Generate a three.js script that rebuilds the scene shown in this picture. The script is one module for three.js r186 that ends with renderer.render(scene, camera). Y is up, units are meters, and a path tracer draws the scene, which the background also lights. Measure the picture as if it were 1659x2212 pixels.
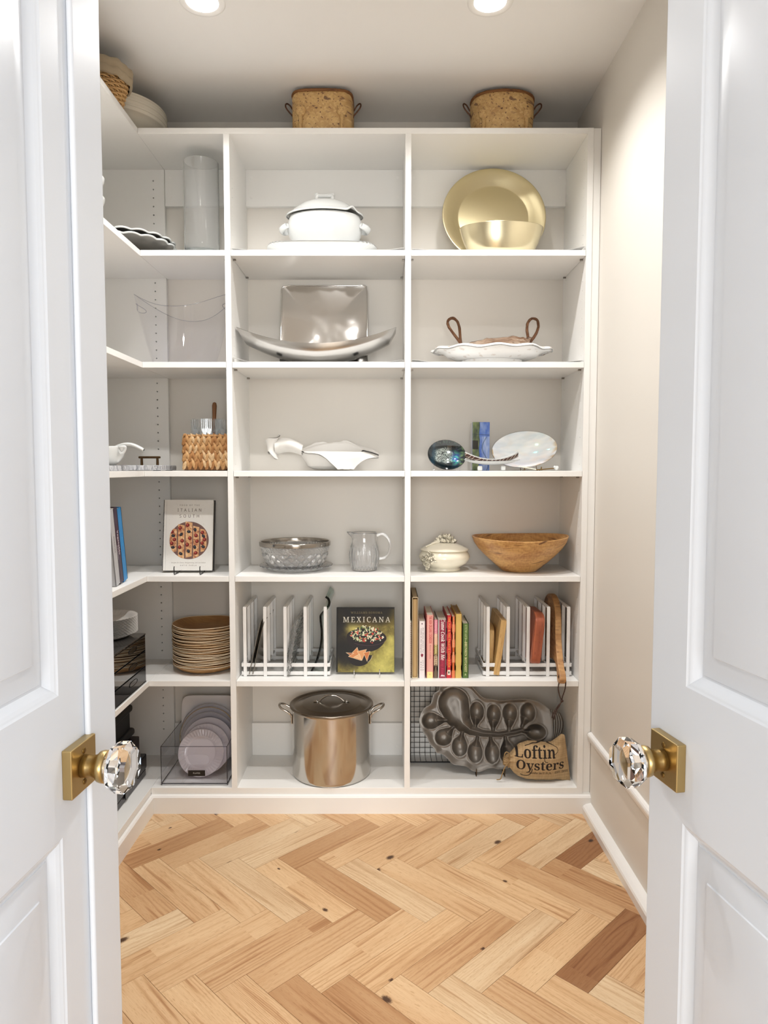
import * as THREE from 'three';
import { RoundedBoxGeometry } from 'three/addons/geometries/RoundedBoxGeometry.js';
import { mergeGeometries, toCreasedNormals } from 'three/addons/utils/BufferGeometryUtils.js';
import { ImprovedNoise } from 'three/addons/math/ImprovedNoise.js';
import { RectAreaLightUniformsLib } from 'three/addons/lights/RectAreaLightUniformsLib.js';

// ---------- camera, sky, lights, exposure ----------
const scene = new THREE.Scene();
const camera = new THREE.PerspectiveCamera(71.37, 1659 / 2212, 0.05, 60);
camera.position.set(0, 1.225, 2.47);
camera.rotation.x = -THREE.MathUtils.degToRad(3.53);
scene.add(camera);
scene.background = new THREE.Color(0.62, 0.78, 1.0);
const renderer = new THREE.WebGLRenderer({ antialias: true });
renderer.toneMapping = THREE.LinearToneMapping;
renderer.toneMappingExposure = 1.5;
renderer.shadowMap.enabled = true;
renderer.shadowMap.type = THREE.PCFSoftShadowMap;
RectAreaLightUniformsLib.init();
const DOOR_TINT = new THREE.Color(0.42, 0.68, 1.0), DOOR_TINT_POWER = 1.5; // two added side windows, unseen, cast blue daylight on the doors
const CELL_FILL = new THREE.Color(1.0, 0.985, 0.955), CELL_FILL_POWER = 7.6; // added pane at the hall end, unseen, warm fill for the shelf cells
const LAMP_COLOR = new THREE.Color(1.0, 0.985, 0.965), LAMP_POWER = 2.4, LAMP_HALF_ANGLE = 1.2;
const LAMPS = [[-0.51, 0.386], [0.298, 0.386], [-0.51, 1.0], [0.298, 1.0]];
const CEILING = 2.53;

// ---------- helpers ----------
const PI = Math.PI, sin = Math.sin, cos = Math.cos, abs = Math.abs, pow = Math.pow, sqrt = Math.sqrt, min = Math.min, max = Math.max, floor = Math.floor;
const V = (x, y, z) => new THREE.Vector3(x, y, z), V2 = (x, y) => new THREE.Vector2(x, y);
const clamp = (x, a = 0, b = 1) => min(b, max(a, x)), mix = (a, b, t) => a + (b - a) * t;
const sst = (a, b, x) => { const t = clamp((x - a) / (b - a)); return t * t * (3 - 2 * t); };
const rad = THREE.MathUtils.degToRad;
function rng(seed) { let a = seed >>> 0; return () => { a = (a + 0x6D2B79F5) | 0; let t = Math.imul(a ^ (a >>> 15), 1 | a); t = (t + Math.imul(t ^ (t >>> 7), 61 | t)) ^ t; return ((t ^ (t >>> 14)) >>> 0) / 4294967296; }; }
const IN = new ImprovedNoise(), N = (x, y = 0, z = 0) => IN.noise(x, y, z);
const fbm = (x, y, z = 0, o = 4) => { let s = 0, a = 0.5; for (let i = 0; i < o; i++) { s += a * N(x, y, z + i * 7.3); x *= 2.03; y *= 2.03; a *= 0.5; } return s; };

function bx(w, h, d, x = 0, y = 0, z = 0, r = 0) { const g = r ? new RoundedBoxGeometry(w, h, d, 2, r) : new THREE.BoxGeometry(w, h, d); return g.translate(x, y, z); }
const bb = (x0, x1, y0, y1, z0, z1, r = 0) => bx(x1 - x0, y1 - y0, z1 - z0, (x0 + x1) / 2, (y0 + y1) / 2, (z0 + z1) / 2, r);
function mg(list) {
  return mergeGeometries(list.map((g) => {
    const n = g.index ? g.toNonIndexed() : g.clone();
    for (const k of Object.keys(n.attributes)) if (!['position', 'normal', 'uv'].includes(k)) n.deleteAttribute(k);
    if (!n.attributes.normal) n.computeVertexNormals();
    if (!n.attributes.uv) n.setAttribute('uv', new THREE.Float32BufferAttribute(new Float32Array(n.attributes.position.count * 2), 2));
    n.morphAttributes = {}; n.clearGroups();
    return n;
  }));
}
function lathe(pts, seg = 48, smooth = 0) {
  let p = pts.map((q) => V2(q[0], q[1]));
  if (smooth) p = new THREE.SplineCurve(p).getPoints(smooth).map((q) => V2(max(0, q.x), q.y));
  return new THREE.LatheGeometry(p, seg);
}
function tube(pts, r, seg = 32, rs = 8, closed = false) { return new THREE.TubeGeometry(new THREE.CatmullRomCurve3(pts.map((p) => (p.isVector3 ? p : V(...p))), closed), seg, r, rs, closed); }
function rod(a, b, r, rs = 8) { return new THREE.TubeGeometry(new THREE.LineCurve3(V(...a), V(...b)), 1, r, rs, false); }
function cap(r, x, y, z) { return new THREE.SphereGeometry(r, 12, 8).translate(x, y, z); }
function ext(pts, depth, bevel = 0, holes = []) {
  const s = new THREE.Shape(pts.map((p) => V2(p[0], p[1])));
  for (const h of holes) s.holes.push(new THREE.Path(h.map((p) => V2(p[0], p[1]))));
  return new THREE.ExtrudeGeometry(s, { depth, bevelEnabled: bevel > 0, bevelSize: bevel, bevelThickness: bevel, bevelOffset: -bevel, bevelSegments: 2, curveSegments: 12 });
}
const circ = (cx, cy, r, n = 16) => Array.from({ length: n }, (_, i) => [cx + r * cos(i / n * 2 * PI), cy + r * sin(i / n * 2 * PI)]);
const se = (t, a, b, n) => { const c = cos(t), s = sin(t); return [a * Math.sign(c) * pow(abs(c), 2 / n), b * Math.sign(s) * pow(abs(s), 2 / n)]; };
function blob(pts, n = 120) { return new THREE.CatmullRomCurve3(pts.map((p) => V(p[0], p[1], 0)), true, 'centripetal').getPoints(n).slice(0, -1).map((p) => [p.x, p.y]); }
// a parametric sheet (t = 0) or a shell of thickness t along its normals
function surf(nu, nv, fn, t = 0, closeU = false) {
  const W = nu + 1, pos = [], uv = [], idx = [];
  for (let j = 0; j <= nv; j++) for (let i = 0; i <= nu; i++) { const p = fn(i / nu, j / nv); pos.push(p[0], p[1], p[2]); uv.push(i / nu, j / nv); }
  for (let j = 0; j < nv; j++) for (let i = 0; i < nu; i++) { const a = j * W + i, b = a + 1, c = a + W, d = c + 1; idx.push(a, b, d, a, d, c); }
  const g = new THREE.BufferGeometry();
  g.setAttribute('position', new THREE.Float32BufferAttribute(pos, 3)); g.setAttribute('uv', new THREE.Float32BufferAttribute(uv, 2)); g.setIndex(idx); g.computeVertexNormals();
  const nn = g.attributes.normal;
  if (closeU) for (let j = 0; j <= nv; j++) { const a = j * W, b = a + nu, v = V(nn.getX(a) + nn.getX(b), nn.getY(a) + nn.getY(b), nn.getZ(a) + nn.getZ(b)).normalize(); nn.setXYZ(a, v.x, v.y, v.z); nn.setXYZ(b, v.x, v.y, v.z); }
  if (!t) return g;
  const M = W * (nv + 1), P2 = pos.slice(), N2 = Array.from(nn.array), U2 = uv.slice(), I2 = idx.slice();
  for (let k = 0; k < M; k++) { P2.push(pos[3 * k] - t * nn.getX(k), pos[3 * k + 1] - t * nn.getY(k), pos[3 * k + 2] - t * nn.getZ(k)); N2.push(-nn.getX(k), -nn.getY(k), -nn.getZ(k)); U2.push(uv[2 * k], uv[2 * k + 1]); }
  for (let k = 0; k < idx.length; k += 3) I2.push(idx[k] + M, idx[k + 2] + M, idx[k + 1] + M);
  const edge = (a, b) => I2.push(a, a + M, b + M, a, b + M, b);
  for (let i = 0; i < nu; i++) { edge(i, i + 1); edge(nv * W + i + 1, nv * W + i); }
  if (!closeU) for (let j = 0; j < nv; j++) { edge((j + 1) * W, j * W); edge(j * W + nu, (j + 1) * W + nu); }
  const h = new THREE.BufferGeometry();
  h.setAttribute('position', new THREE.Float32BufferAttribute(P2, 3)); h.setAttribute('normal', new THREE.Float32BufferAttribute(N2, 3)); h.setAttribute('uv', new THREE.Float32BufferAttribute(U2, 2)); h.setIndex(I2);
  return h;
}
// rings [scaleX, scaleZ, y] of one outline, joined; a ring of scale 0 closes it
function loft(out, rings, seg = 64) { return surf(seg, rings.length - 1, (u, v) => { const r = rings[Math.round(v * (rings.length - 1))], o = out(u * 2 * PI); return [o[0] * r[0], r[2], -o[1] * r[1]]; }, 0, true); }
const flatten = (g) => { const n = g.index ? g.toNonIndexed() : g; n.computeVertexNormals(); return n; };
function buv(g, s = 1, ox = 0, oy = 0, swap = false) { // uv in metres over the dominant plane
  const n = g.index ? g.toNonIndexed() : g, p = n.attributes.position, q = n.attributes.normal, uv = new Float32Array(p.count * 2);
  for (let i = 0; i < p.count; i += 3) {
    const ax = abs(q.getX(i) + q.getX(i + 1) + q.getX(i + 2)), ay = abs(q.getY(i) + q.getY(i + 1) + q.getY(i + 2)), az = abs(q.getZ(i) + q.getZ(i + 1) + q.getZ(i + 2));
    for (let k = i; k < i + 3; k++) {
      let u, v; if (ax >= ay && ax >= az) { u = p.getZ(k); v = p.getY(k); } else if (ay >= az) { u = p.getX(k); v = p.getZ(k); } else { u = p.getX(k); v = p.getY(k); }
      if (swap) [u, v] = [v, u];
      uv[2 * k] = u * s + ox; uv[2 * k + 1] = v * s + oy;
    }
  }
  n.setAttribute('uv', new THREE.BufferAttribute(uv, 2)); return n;
}
// ---------- objects ----------
const used = {}, LIFT = 0.0004;
const numbered = (name) => { const k = used[name] = (used[name] ?? -1) + 1; return k ? `${name}_${String(k).padStart(3, '0')}` : name; };
function tag(o, label, category, group) { o.userData = { label, category }; if (group) o.userData.group = group; return o; }
function thing(name, label, category, [x, y, z], turn = 0, group) { const o = new THREE.Group(); o.name = numbered(name); o.position.set(x, y + LIFT, z); o.rotation.y = turn; scene.add(o); return tag(o, label, category, group); }
function part(parent, name, geo, mat, label) { const m = new THREE.Mesh(geo, mat); m.name = name; m.castShadow = m.receiveShadow = true; if (label) m.userData = { label }; parent.add(m); return m; }
// part whose geometry is written in room coordinates
function partW(parent, name, geo, mat, label) { const p = parent.position; return part(parent, name, geo.translate(-p.x, -p.y, -p.z), mat, label); }
function solo(name, label, category, geo, mat, [x, y, z], turn = 0, group) { const m = new THREE.Mesh(geo, mat); m.name = numbered(name); m.position.set(x, y + LIFT, z); m.rotation.y = turn; m.castShadow = m.receiveShadow = true; scene.add(m); return tag(m, label, category, group); }
function struct(name, geo, mat, label) { const m = new THREE.Mesh(geo, mat); m.name = name; m.userData = { kind: 'structure' }; if (label) m.userData.label = label; m.castShadow = m.receiveShadow = true; scene.add(m); return m; }
function copy(o, label, [x, y, z], turn = 0, group) { const c = o.clone(); c.name = numbered(o.name.replace(/_\d{3}$/, '')); c.position.set(x, y + LIFT, z); c.rotation.set(0, turn, 0); c.userData = { ...o.userData, label }; if (group) c.userData.group = group; scene.add(c); return c; }

// ---------- materials ----------
const std = (color, roughness = 0.5, metalness = 0, extra = {}) => new THREE.MeshStandardMaterial({ color, roughness, metalness, ...extra });
const phy = (o) => new THREE.MeshPhysicalMaterial(o);
function tex(w, h, fn, srgb = true, repeat = true) {
  const d = new Uint8Array(w * h * 4);
  for (let y = 0; y < h; y++) for (let x = 0; x < w; x++) { const c = fn(x / w, y / h, x, y), k = (y * w + x) * 4; for (let i = 0; i < 3; i++) d[k + i] = clamp(c[i], 0, 255); d[k + 3] = 255; }
  const t = new THREE.DataTexture(d, w, h); if (srgb) t.colorSpace = THREE.SRGBColorSpace; t.magFilter = THREE.LinearFilter; t.minFilter = THREE.LinearMipmapLinearFilter; t.generateMipmaps = true;
  t.wrapS = t.wrapT = repeat ? THREE.RepeatWrapping : THREE.ClampToEdgeWrapping; t.needsUpdate = true; return t;
}
function canvas(w, h, draw) { const c = document.createElement('canvas'); c.width = w; c.height = h; const x = c.getContext('2d'); draw(x, w, h); const t = new THREE.CanvasTexture(c); t.colorSpace = THREE.SRGBColorSpace; return t; }
const mixc = (a, b, t) => [mix(a[0], b[0], t), mix(a[1], b[1], t), mix(a[2], b[2], t)];
const M = {
  shelf: std('#f5f4f1', 0.42), wall: std('#e6e1d9', 0.5), ceiling: std('#f0eeeb', 0.85), trim: std('#f4f2ef', 0.3),
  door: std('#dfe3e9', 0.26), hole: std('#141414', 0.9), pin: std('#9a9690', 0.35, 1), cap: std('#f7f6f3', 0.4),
  brass: std('#b49c6c', 0.33, 1), brassDark: std('#7d6237', 0.4, 1), porcelain: phy({ color: '#dfe1e0', roughness: 0.12, clearcoat: 0.6, clearcoatRoughness: 0.05 }),
  cream: phy({ color: '#efe8d4', roughness: 0.22, clearcoat: 0.5 }), creamMatte: std('#e6dfcf', 0.45), white: std('#dad7d2', 0.4),
  silver: std('#d4d2cf', 0.09, 1), silverBrush: std('#c2c0bd', 0.24, 1), steel: std('#c6c2bc', 0.13, 1), pewter: std('#8e8b86', 0.36, 0.9),
  gold: std('#dcd1b0', 0.25, 1), chrome: std('#dddddd', 0.1, 1), blackMetal: std('#191817', 0.45, 0.3), black: std('#070707', 0.12),
  bronze: std('#54402b', 0.4, 0.9), paper: std('#eee6d6', 0.8), linen: std('#a3937c', 0.95), rubber: std('#181818', 0.8),
  glass: phy({ color: '#ffffff', roughness: 0.0, transmission: 1, thickness: 0.01, ior: 1.5 }),
  glassThin: phy({ color: '#fdfefe', roughness: 0.0, transmission: 1, thickness: 0, ior: 1.5 }),
  acrylic: phy({ color: '#fbfbfc', roughness: 0.02, transmission: 1, thickness: 0, ior: 1.49 }),
  crystal: phy({ color: '#ffffff', roughness: 0.0, transmission: 0.9, thickness: 0.004, ior: 1.5 }),
  acrylicGrey: phy({ color: '#e4e4ea', roughness: 0.03, transmission: 1, thickness: 0, ior: 1.49 }),
};
// ---------- the setting ----------
const SH = { top: 2.366, a: 1.964, b: 1.588, c: 1.215, d: 0.848, e: 0.476, f: 0.09 }; // heights of the shelf tops
const XL = -1.14, XR = 0.733, ZB = -0.31, ZF = 2.07, EDGE = -0.828;
// oak: arched growth rings, fibres, pores and knots
function oak(seed, light, mid, dark, w = 768, h = 192, lu = 0.8, lv = 0.2, knots = 2, freq = 1) {
  const r = rng(seed), c = 0.03 + r() * 0.14, sl = (r() - 0.5) * 0.02 + 0.012, K = Array.from({ length: knots }, () => [r() * lu, r() * lv, 0.004 + r() * 0.008]), o = r() * 90, k2 = 0.6 + r() * 1.6;
  return tex(w, h, (a, b) => {
    const u = a * lu; let v = b * lv, kn = 0;
    for (const [ku, kv, kr] of K) { const dx = (u - ku) / 3, dy = v - kv, q = sqrt(dx * dx + dy * dy); const dd = sqrt((u - ku) * (u - ku) * 0.35 + dy * dy); v += Math.sign(dy) * kr * 1.6 * Math.exp(-q * q / (kr * kr * 6)) * (1 - Math.exp(-dd * 300)); kn = max(kn, sst(kr * 1.1, kr * 0.35, dd + 0.002 * N(u * 300, v * 300, o))); }
    const wv = v + 0.013 * fbm(u * 3.2, v * 7, o, 3) + 0.0012 * N(u * 26, v * 60, o);
    const q = (wv - c) * (wv - c) * 60 * k2 + sl * u * 18 + 0.12 * abs(wv - c) * 14;
    const ring = pow(0.5 + 0.5 * sin(q * 46 * freq + 1.2 * N(u * 7, v * 30, o)), 2.2), fib = N(u * 9, v * 420, o + 3) * 0.5 + N(u * 22, v * 900, o + 9) * 0.5, pore = sst(0.28, 0.6, N(u * 55, v * 800, o + 20));
    const tone = clamp(0.4 + 0.6 * fbm(u * 2.2, v * 9, o + 40, 3) + 0.26 * (ring - 0.35) * (0.4 + sst(-0.2, 0.4, N(u * 2.6, v * 6, o + 60))) + 0.36 * fib + 0.3 * sst(0.25, 0.55, N(u * 3.5, v * 70, o + 80)));
    let col = tone < 0.5 ? mixc(light, mid, tone * 2) : mixc(mid, dark, tone * 2 - 1);
    col = mixc(col, dark, 0.42 * pore); return mixc(col, [62, 38, 22], kn * 0.9);
  });
}
const OAK = [[11, 2], [23, 0], [37, 3], [41, 1], [59, 0], [61, 2], [77, 1]].map(([s, k]) => oak(s, [231, 206, 170], [216, 184, 145], [176, 134, 94], 768, 192, 0.8, 0.2, k));
const TONES = ['#ffffff', '#fbf1e7', '#efe0d2', '#fff6ec', '#dcc6b2', '#b3937a'];
const OAKM = OAK.map((map) => TONES.map((color) => new THREE.MeshStandardMaterial({ map, color, roughness: 0.5 })));
const floorSlab = struct('floor', bb(XL - 0.1, XR + 0.1, -0.12, -0.012, ZB - 0.12, ZF + 0.02), std('#9b7b58', 0.8), 'herringbone floor of light oak planks');
{ // herringbone, clipped to the room
  const L = 0.3653, W = 0.0882, q = Math.SQRT1_2, x0 = -0.2093, z0 = 0.814, r = rng(5);
  const clipTo = (poly, f) => { const out = []; for (let i = 0; i < poly.length; i++) { const a = poly[i], b = poly[(i + 1) % poly.length], fa = f(a), fb = f(b); if (fa >= 0) out.push(a); if ((fa >= 0) !== (fb >= 0)) { const t = fa / (fa - fb); out.push([mix(a[0], b[0], t), mix(a[1], b[1], t)]); } } return out; };
  const toXZ = (u, v) => [x0 + (u + v) * q, z0 + (-u + v) * q];
  const dark = new Set(['A0:5', 'A1:6']);
  for (let row = -5; row <= 4; row++) for (let k = -14; k <= 14; k++) for (const kind of ['A', 'B']) {
    const u0 = k * W + row * L, v0 = (kind === 'A' ? k * W : k * W + W) - row * L, gap = 0.0004;
    const du = kind === 'A' ? L : W, dv = kind === 'A' ? W : L;
    let poly = [[u0 + gap, v0 + gap], [u0 + du - gap, v0 + gap], [u0 + du - gap, v0 + dv - gap], [u0 + gap, v0 + dv - gap]].map(([a, b]) => toXZ(a, b));
    for (const f of [(p) => p[0] - (EDGE - 0.01), (p) => XR - 0.006 - p[0], (p) => p[1] + 0.006, (p) => ZF - p[1]]) poly = clipTo(poly, f);
    if (poly.length < 3) continue;
    let area = 0; poly.forEach((p, i) => { const n = poly[(i + 1) % poly.length]; area += p[0] * n[1] - n[0] * p[1]; });
    if (abs(area) / 2 < 0.0003) continue;
    const g = ext(poly.map(([x, z]) => [x, -z]), 0.0108, 0.0006).rotateX(-PI / 2).translate(0, -0.012 + 0.0006, 0);
    const n = g.index ? g.toNonIndexed() : g, P = n.attributes.position, uv = new Float32Array(P.count * 2), ou = r() * 0.8, ov = r() * 0.2, fl = r() < 0.5 ? -1 : 1;
    for (let i = 0; i < P.count; i++) { const X = P.getX(i) - x0, Z = P.getZ(i) - z0, u = (X - Z) * q - u0, v = (X + Z) * q - v0; const along = kind === 'A' ? u : v, across = kind === 'A' ? v : u; uv[2 * i] = (along * fl + ou) / 0.8; uv[2 * i + 1] = (across + ov) / 0.2; }
    n.setAttribute('uv', new THREE.BufferAttribute(uv, 2));
    const t = r(), tone = dark.has(`${kind}${row}:${k}`) ? 5 : t < 0.32 ? 0 : t < 0.55 ? 1 : t < 0.75 ? 2 : t < 0.9 ? 3 : 4;
    part(floorSlab, 'floor_plank', n, OAKM[floor(r() * OAKM.length)][tone]);
  }
}
struct('floor_hall', bb(-2.7, 2.7, -0.12, 0, ZF + 0.02, 6.2), std('#c9ad8a', 0.5));
struct('ceiling', bb(-2.7, 2.7, CEILING, CEILING + 0.1, ZB - 0.12, 6.2), M.ceiling);
struct('wall_back', bb(XL - 0.12, XR + 0.12, 0, CEILING, ZB - 0.12, ZB), M.wall);
struct('wall_left', bb(XL - 0.12, XL, 0, CEILING, ZB, ZF), M.wall);
struct('wall_right', bb(XR, XR + 0.12, 0, CEILING, ZB, ZF), M.wall);
struct('wall_front', mg([bb(-2.7, -0.372, 0, CEILING, ZF, ZF + 0.12), bb(0.4, 2.7, 0, CEILING, ZF, ZF + 0.12), bb(-0.372, 0.4, 2.06, CEILING, ZF, ZF + 0.12)]), M.wall);
// added unseen windows: end one fills the shelves, side ones tint the doors
const WX0 = -1.0, WX1 = 1.4, WY0 = 0.6, WY1 = 2.25;
struct('wall_hall_back', mg([bb(-2.82, WX0, 0, CEILING, 6.2, 6.32), bb(WX1, 2.82, 0, CEILING, 6.2, 6.32), bb(WX0, WX1, 0, WY0, 6.2, 6.32), bb(WX0, WX1, WY1, CEILING, 6.2, 6.32)]), M.wall);
{
  const fr = 0.05, m = (WX0 + WX1) / 2, w = struct('window_1', mg([bb(WX0, WX0 + fr, WY0, WY1, 6.21, 6.29, 0.004), bb(WX1 - fr, WX1, WY0, WY1, 6.21, 6.29, 0.004), bb(WX0, WX1, WY0, WY0 + fr, 6.21, 6.29, 0.004), bb(WX0, WX1, WY1 - fr, WY1, 6.21, 6.29, 0.004), bb(m - 0.02, m + 0.02, WY0, WY1, 6.22, 6.28, 0.004)]), M.trim);
  for (const [a, b] of [[WX0 + fr, m - 0.02], [m + 0.02, WX1 - fr]]) part(w, 'added_window_pane', bb(a, b, WY0 + fr, WY1 - fr, 6.248, 6.252), M.glassThin);
  const l = new THREE.RectAreaLight(CELL_FILL, CELL_FILL_POWER, WX1 - WX0 - 0.1, WY1 - WY0 - 0.1); l.position.set(m, (WY0 + WY1) / 2, 6.19); l.lookAt(m, (WY0 + WY1) / 2, 0); scene.add(l);
}
[[1, 1], [-1, 0.35]].forEach(([s, k], i) => {
  const Z0 = 2.75, Z1 = 4.75, Y0 = 0.55, Y1 = 2.25, X = s * 2.7, O = s * 0.12, fr = 0.05, xs = (a, b) => [min(X + a * s, X + b * s), max(X + a * s, X + b * s)];
  const bxx = (a, b, y0, y1, z0, z1, r) => bb(...xs(a, b), y0, y1, z0, z1, r);
  struct(s > 0 ? 'wall_hall_right' : 'wall_hall_left', mg([bxx(0, 0.12, 0, CEILING, ZF, Z0), bxx(0, 0.12, 0, CEILING, Z1, 6.2), bxx(0, 0.12, 0, Y0, Z0, Z1), bxx(0, 0.12, Y1, CEILING, Z0, Z1)]), M.wall);
  const m = (Z0 + Z1) / 2, w = struct(`window_${i + 2}`, mg([bxx(0.01, 0.09, Y0, Y1, Z0, Z0 + fr, 0.004), bxx(0.01, 0.09, Y0, Y1, Z1 - fr, Z1, 0.004), bxx(0.01, 0.09, Y0, Y0 + fr, Z0, Z1, 0.004), bxx(0.01, 0.09, Y1 - fr, Y1, Z0, Z1, 0.004), bxx(0.02, 0.08, Y0, Y1, m - 0.02, m + 0.02, 0.004)]), M.trim);
  for (const [a, b] of [[Z0 + fr, m - 0.02], [m + 0.02, Z1 - fr]]) part(w, 'added_window_pane', bxx(0.048, 0.052, Y0 + fr, Y1 - fr, a, b), M.glassThin);
  const l = new THREE.RectAreaLight(DOOR_TINT, DOOR_TINT_POWER * k, Z1 - Z0 - 0.1, Y1 - Y0 - 0.1); l.position.set(X - s * 0.01, (Y0 + Y1) / 2, m); l.lookAt(0, (Y0 + Y1) / 2, m); scene.add(l);
});
// low trims on the right wall
{
  const prof = (p) => { const s = new THREE.Shape(p.map((q) => V2(q[0], q[1]))); return new THREE.ExtrudeGeometry(s, { depth: ZF - 0.0, bevelEnabled: false }).translate(0, 0, 0.0); };
  struct('baseboard_right', prof([[XR, 0], [0.703, 0], [0.703, 0.024], [0.706, 0.03], [0.716, 0.036], [XR, 0.04]]), M.trim);
  struct('trim_1', prof([[XR, 0.262], [0.725, 0.262], [0.724, 0.268], [0.721, 0.272], [0.7195, 0.278], [0.7195, 0.284], [0.722, 0.289], [0.727, 0.292], [XR, 0.293]]), M.trim, 'low white rail moulding along the right wall');
}
// double doors, two raised panels each, swung into the room
function nest(x0, x1, y0, y1, prof) { // mitred rectangular rings: [inset, height]
  const g = [], P = [];
  for (const [i, z] of prof) P.push([[x0 + i, y0 + i, z], [x1 - i, y0 + i, z], [x1 - i, y1 - i, z], [x0 + i, y1 - i, z]]);
  for (let k = 0; k < P.length - 1; k++) for (let e = 0; e < 4; e++) { const a = P[k][e], b = P[k][(e + 1) % 4], c = P[k + 1][(e + 1) % 4], d = P[k + 1][e]; g.push(...a, ...b, ...c, ...a, ...c, ...d); }
  const [a, b, c, d] = P[P.length - 1]; g.push(...a, ...b, ...c, ...a, ...c, ...d);
  const o = new THREE.BufferGeometry(); o.setAttribute('position', new THREE.Float32BufferAttribute(g, 3)); o.setAttribute('uv', new THREE.Float32BufferAttribute(new Float32Array(g.length / 3 * 2), 2)); o.computeVertexNormals();
  return toCreasedNormals(o, 0.5);
}
const PANEL = [[0, 0], [0.002, -0.0015], [0.004, -0.0018], [0.007, -0.004], [0.011, -0.008], [0.0135, -0.0095], [0.016, -0.0095], [0.0165, -0.0088], [0.041, -0.0022], [0.042, -0.001]];
function makeDoor(n, label, hinge, turn, W, panelX, s, knobX, knobY, astragal) { // s: +1 when the face towards the opening is local +z
  const d = new THREE.Group(); d.name = `door_${n}`; d.position.set(...hinge); d.rotation.y = turn; d.userData = { kind: 'structure', label }; scene.add(d);
  const T = 0.035, H = 2.03, rects = [[panelX[0], panelX[1], 0.25, 0.852], [panelX[0], panelX[1], 0.998, 1.9]];
  const hole = rects.map(([a, b, c, e]) => [[a, c], [a, e], [b, e], [b, c]]);
  const face = (z, sign) => { const g = [new THREE.ShapeGeometry(Object.assign(new THREE.Shape([V2(0, 0.008), V2(W, 0.008), V2(W, H), V2(0, H)]), { holes: hole.map((h) => new THREE.Path(h.map((p) => V2(...p)))) })).translate(0, 0, z)]; return mg(g); };
  const skin = [face(0, 1), face(-s * T, -1)];
  const edges = [bx(W, 0.0004, T, W / 2, 0.008, -s * T / 2), bx(W, 0.0004, T, W / 2, H, -s * T / 2), bx(0.0004, H - 0.008, T, 0, H / 2, -s * T / 2), bx(0.0004, H - 0.008, T, W, H / 2, -s * T / 2)];
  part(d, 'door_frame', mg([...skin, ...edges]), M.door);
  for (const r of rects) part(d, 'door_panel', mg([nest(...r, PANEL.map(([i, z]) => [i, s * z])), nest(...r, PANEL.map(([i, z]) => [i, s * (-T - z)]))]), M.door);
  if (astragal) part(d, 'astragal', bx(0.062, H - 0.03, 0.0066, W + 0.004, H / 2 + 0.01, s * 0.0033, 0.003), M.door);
  const k = part(d, 'knob_plate', bx(0.051, 0.051, 0.0105, knobX, knobY, s * 0.0052, 0.0012), M.brass, 'square brushed brass backplate');
  const ax = (g) => g.rotateX(s * PI / 2).translate(knobX, knobY, s * 0.0105);
  part(k, 'knob_neck', ax(lathe([[0, 0], [0.0118, 0], [0.0118, 0.006], [0.0112, 0.010], [0.0125, 0.0145], [0.0158, 0.0175], [0.0166, 0.0205], [0.0166, 0.0245], [0.014, 0.026], [0, 0.026]], 40)), M.brass);
  for (const e of [-1, 1]) part(k, 'screw', mg([lathe([[0, 0.0012], [0.0022, 0.0012], [0.0031, 0.0004], [0.0032, 0]], 20).rotateX(s * PI / 2), bx(0.0036, 0.0007, 0.0006, 0, 0, s * 0.0011)]).translate(knobX, knobY + e * 0.0165, s * 0.0105), M.brassDark);
  part(d, 'door_knob', ax(flatten(new THREE.LatheGeometry([[0, 0.0262], [0.0165, 0.0262], [0.0242, 0.032], [0.0258, 0.0362], [0.0262, 0.0462], [0.0212, 0.052], [0, 0.052]].map((p) => V2(...p)), 8)).rotateY(PI / 8)), M.glass, 'eight-sided clear glass knob');
  return d;
}
makeDoor(1, 'left white panelled door with moulded meeting edge, glass knob', [-0.3485, 0, 2.07], rad(85.5), 0.375, [0.08, 0.3], 1, 0.3275, 0.915, true);
makeDoor(2, 'right white panelled door with a plain edge, glass knob', [0.372, 0, 2.07], rad(100), 0.398, [0.08, 0.334], -1, 0.3557, 0.912, false);
// recessed downlights
{
  let first;
  const labels = ['recessed round downlight above the left bay of shelves', 'recessed round downlight above the right bay of shelves', 'recessed round downlight near the left door', 'recessed round downlight near the right door'];
  const glow = new THREE.MeshStandardMaterial({ color: '#ffffff', emissive: new THREE.Color(1, 0.98, 0.94), emissiveIntensity: 6, roughness: 0.6 });
  LAMPS.forEach(([x, z], i) => {
    if (!first) {
      first = thing('ceiling_light', labels[0], 'downlight', [x, CEILING, z], 0);
      part(first, 'trim_ring', lathe([[0.045, -0.0005], [0.046, -0.002], [0.056, -0.0045], [0.063, -0.003], [0.0645, -0.0002]], 64), M.trim);
      part(first, 'lens', new THREE.CircleGeometry(0.0455, 48).rotateX(PI / 2).translate(0, -0.0012, 0), glow);
    } else copy(first, labels[i], [x, CEILING, z], 0);
    const l = new THREE.SpotLight(LAMP_COLOR, LAMP_POWER, 0, LAMP_HALF_ANGLE, 0.45, 2); l.position.set(x, CEILING - 0.006, z); l.target.position.set(x, 0, z); l.castShadow = true; l.shadow.radius = 2; scene.add(l, l.target);
  });
}
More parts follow.
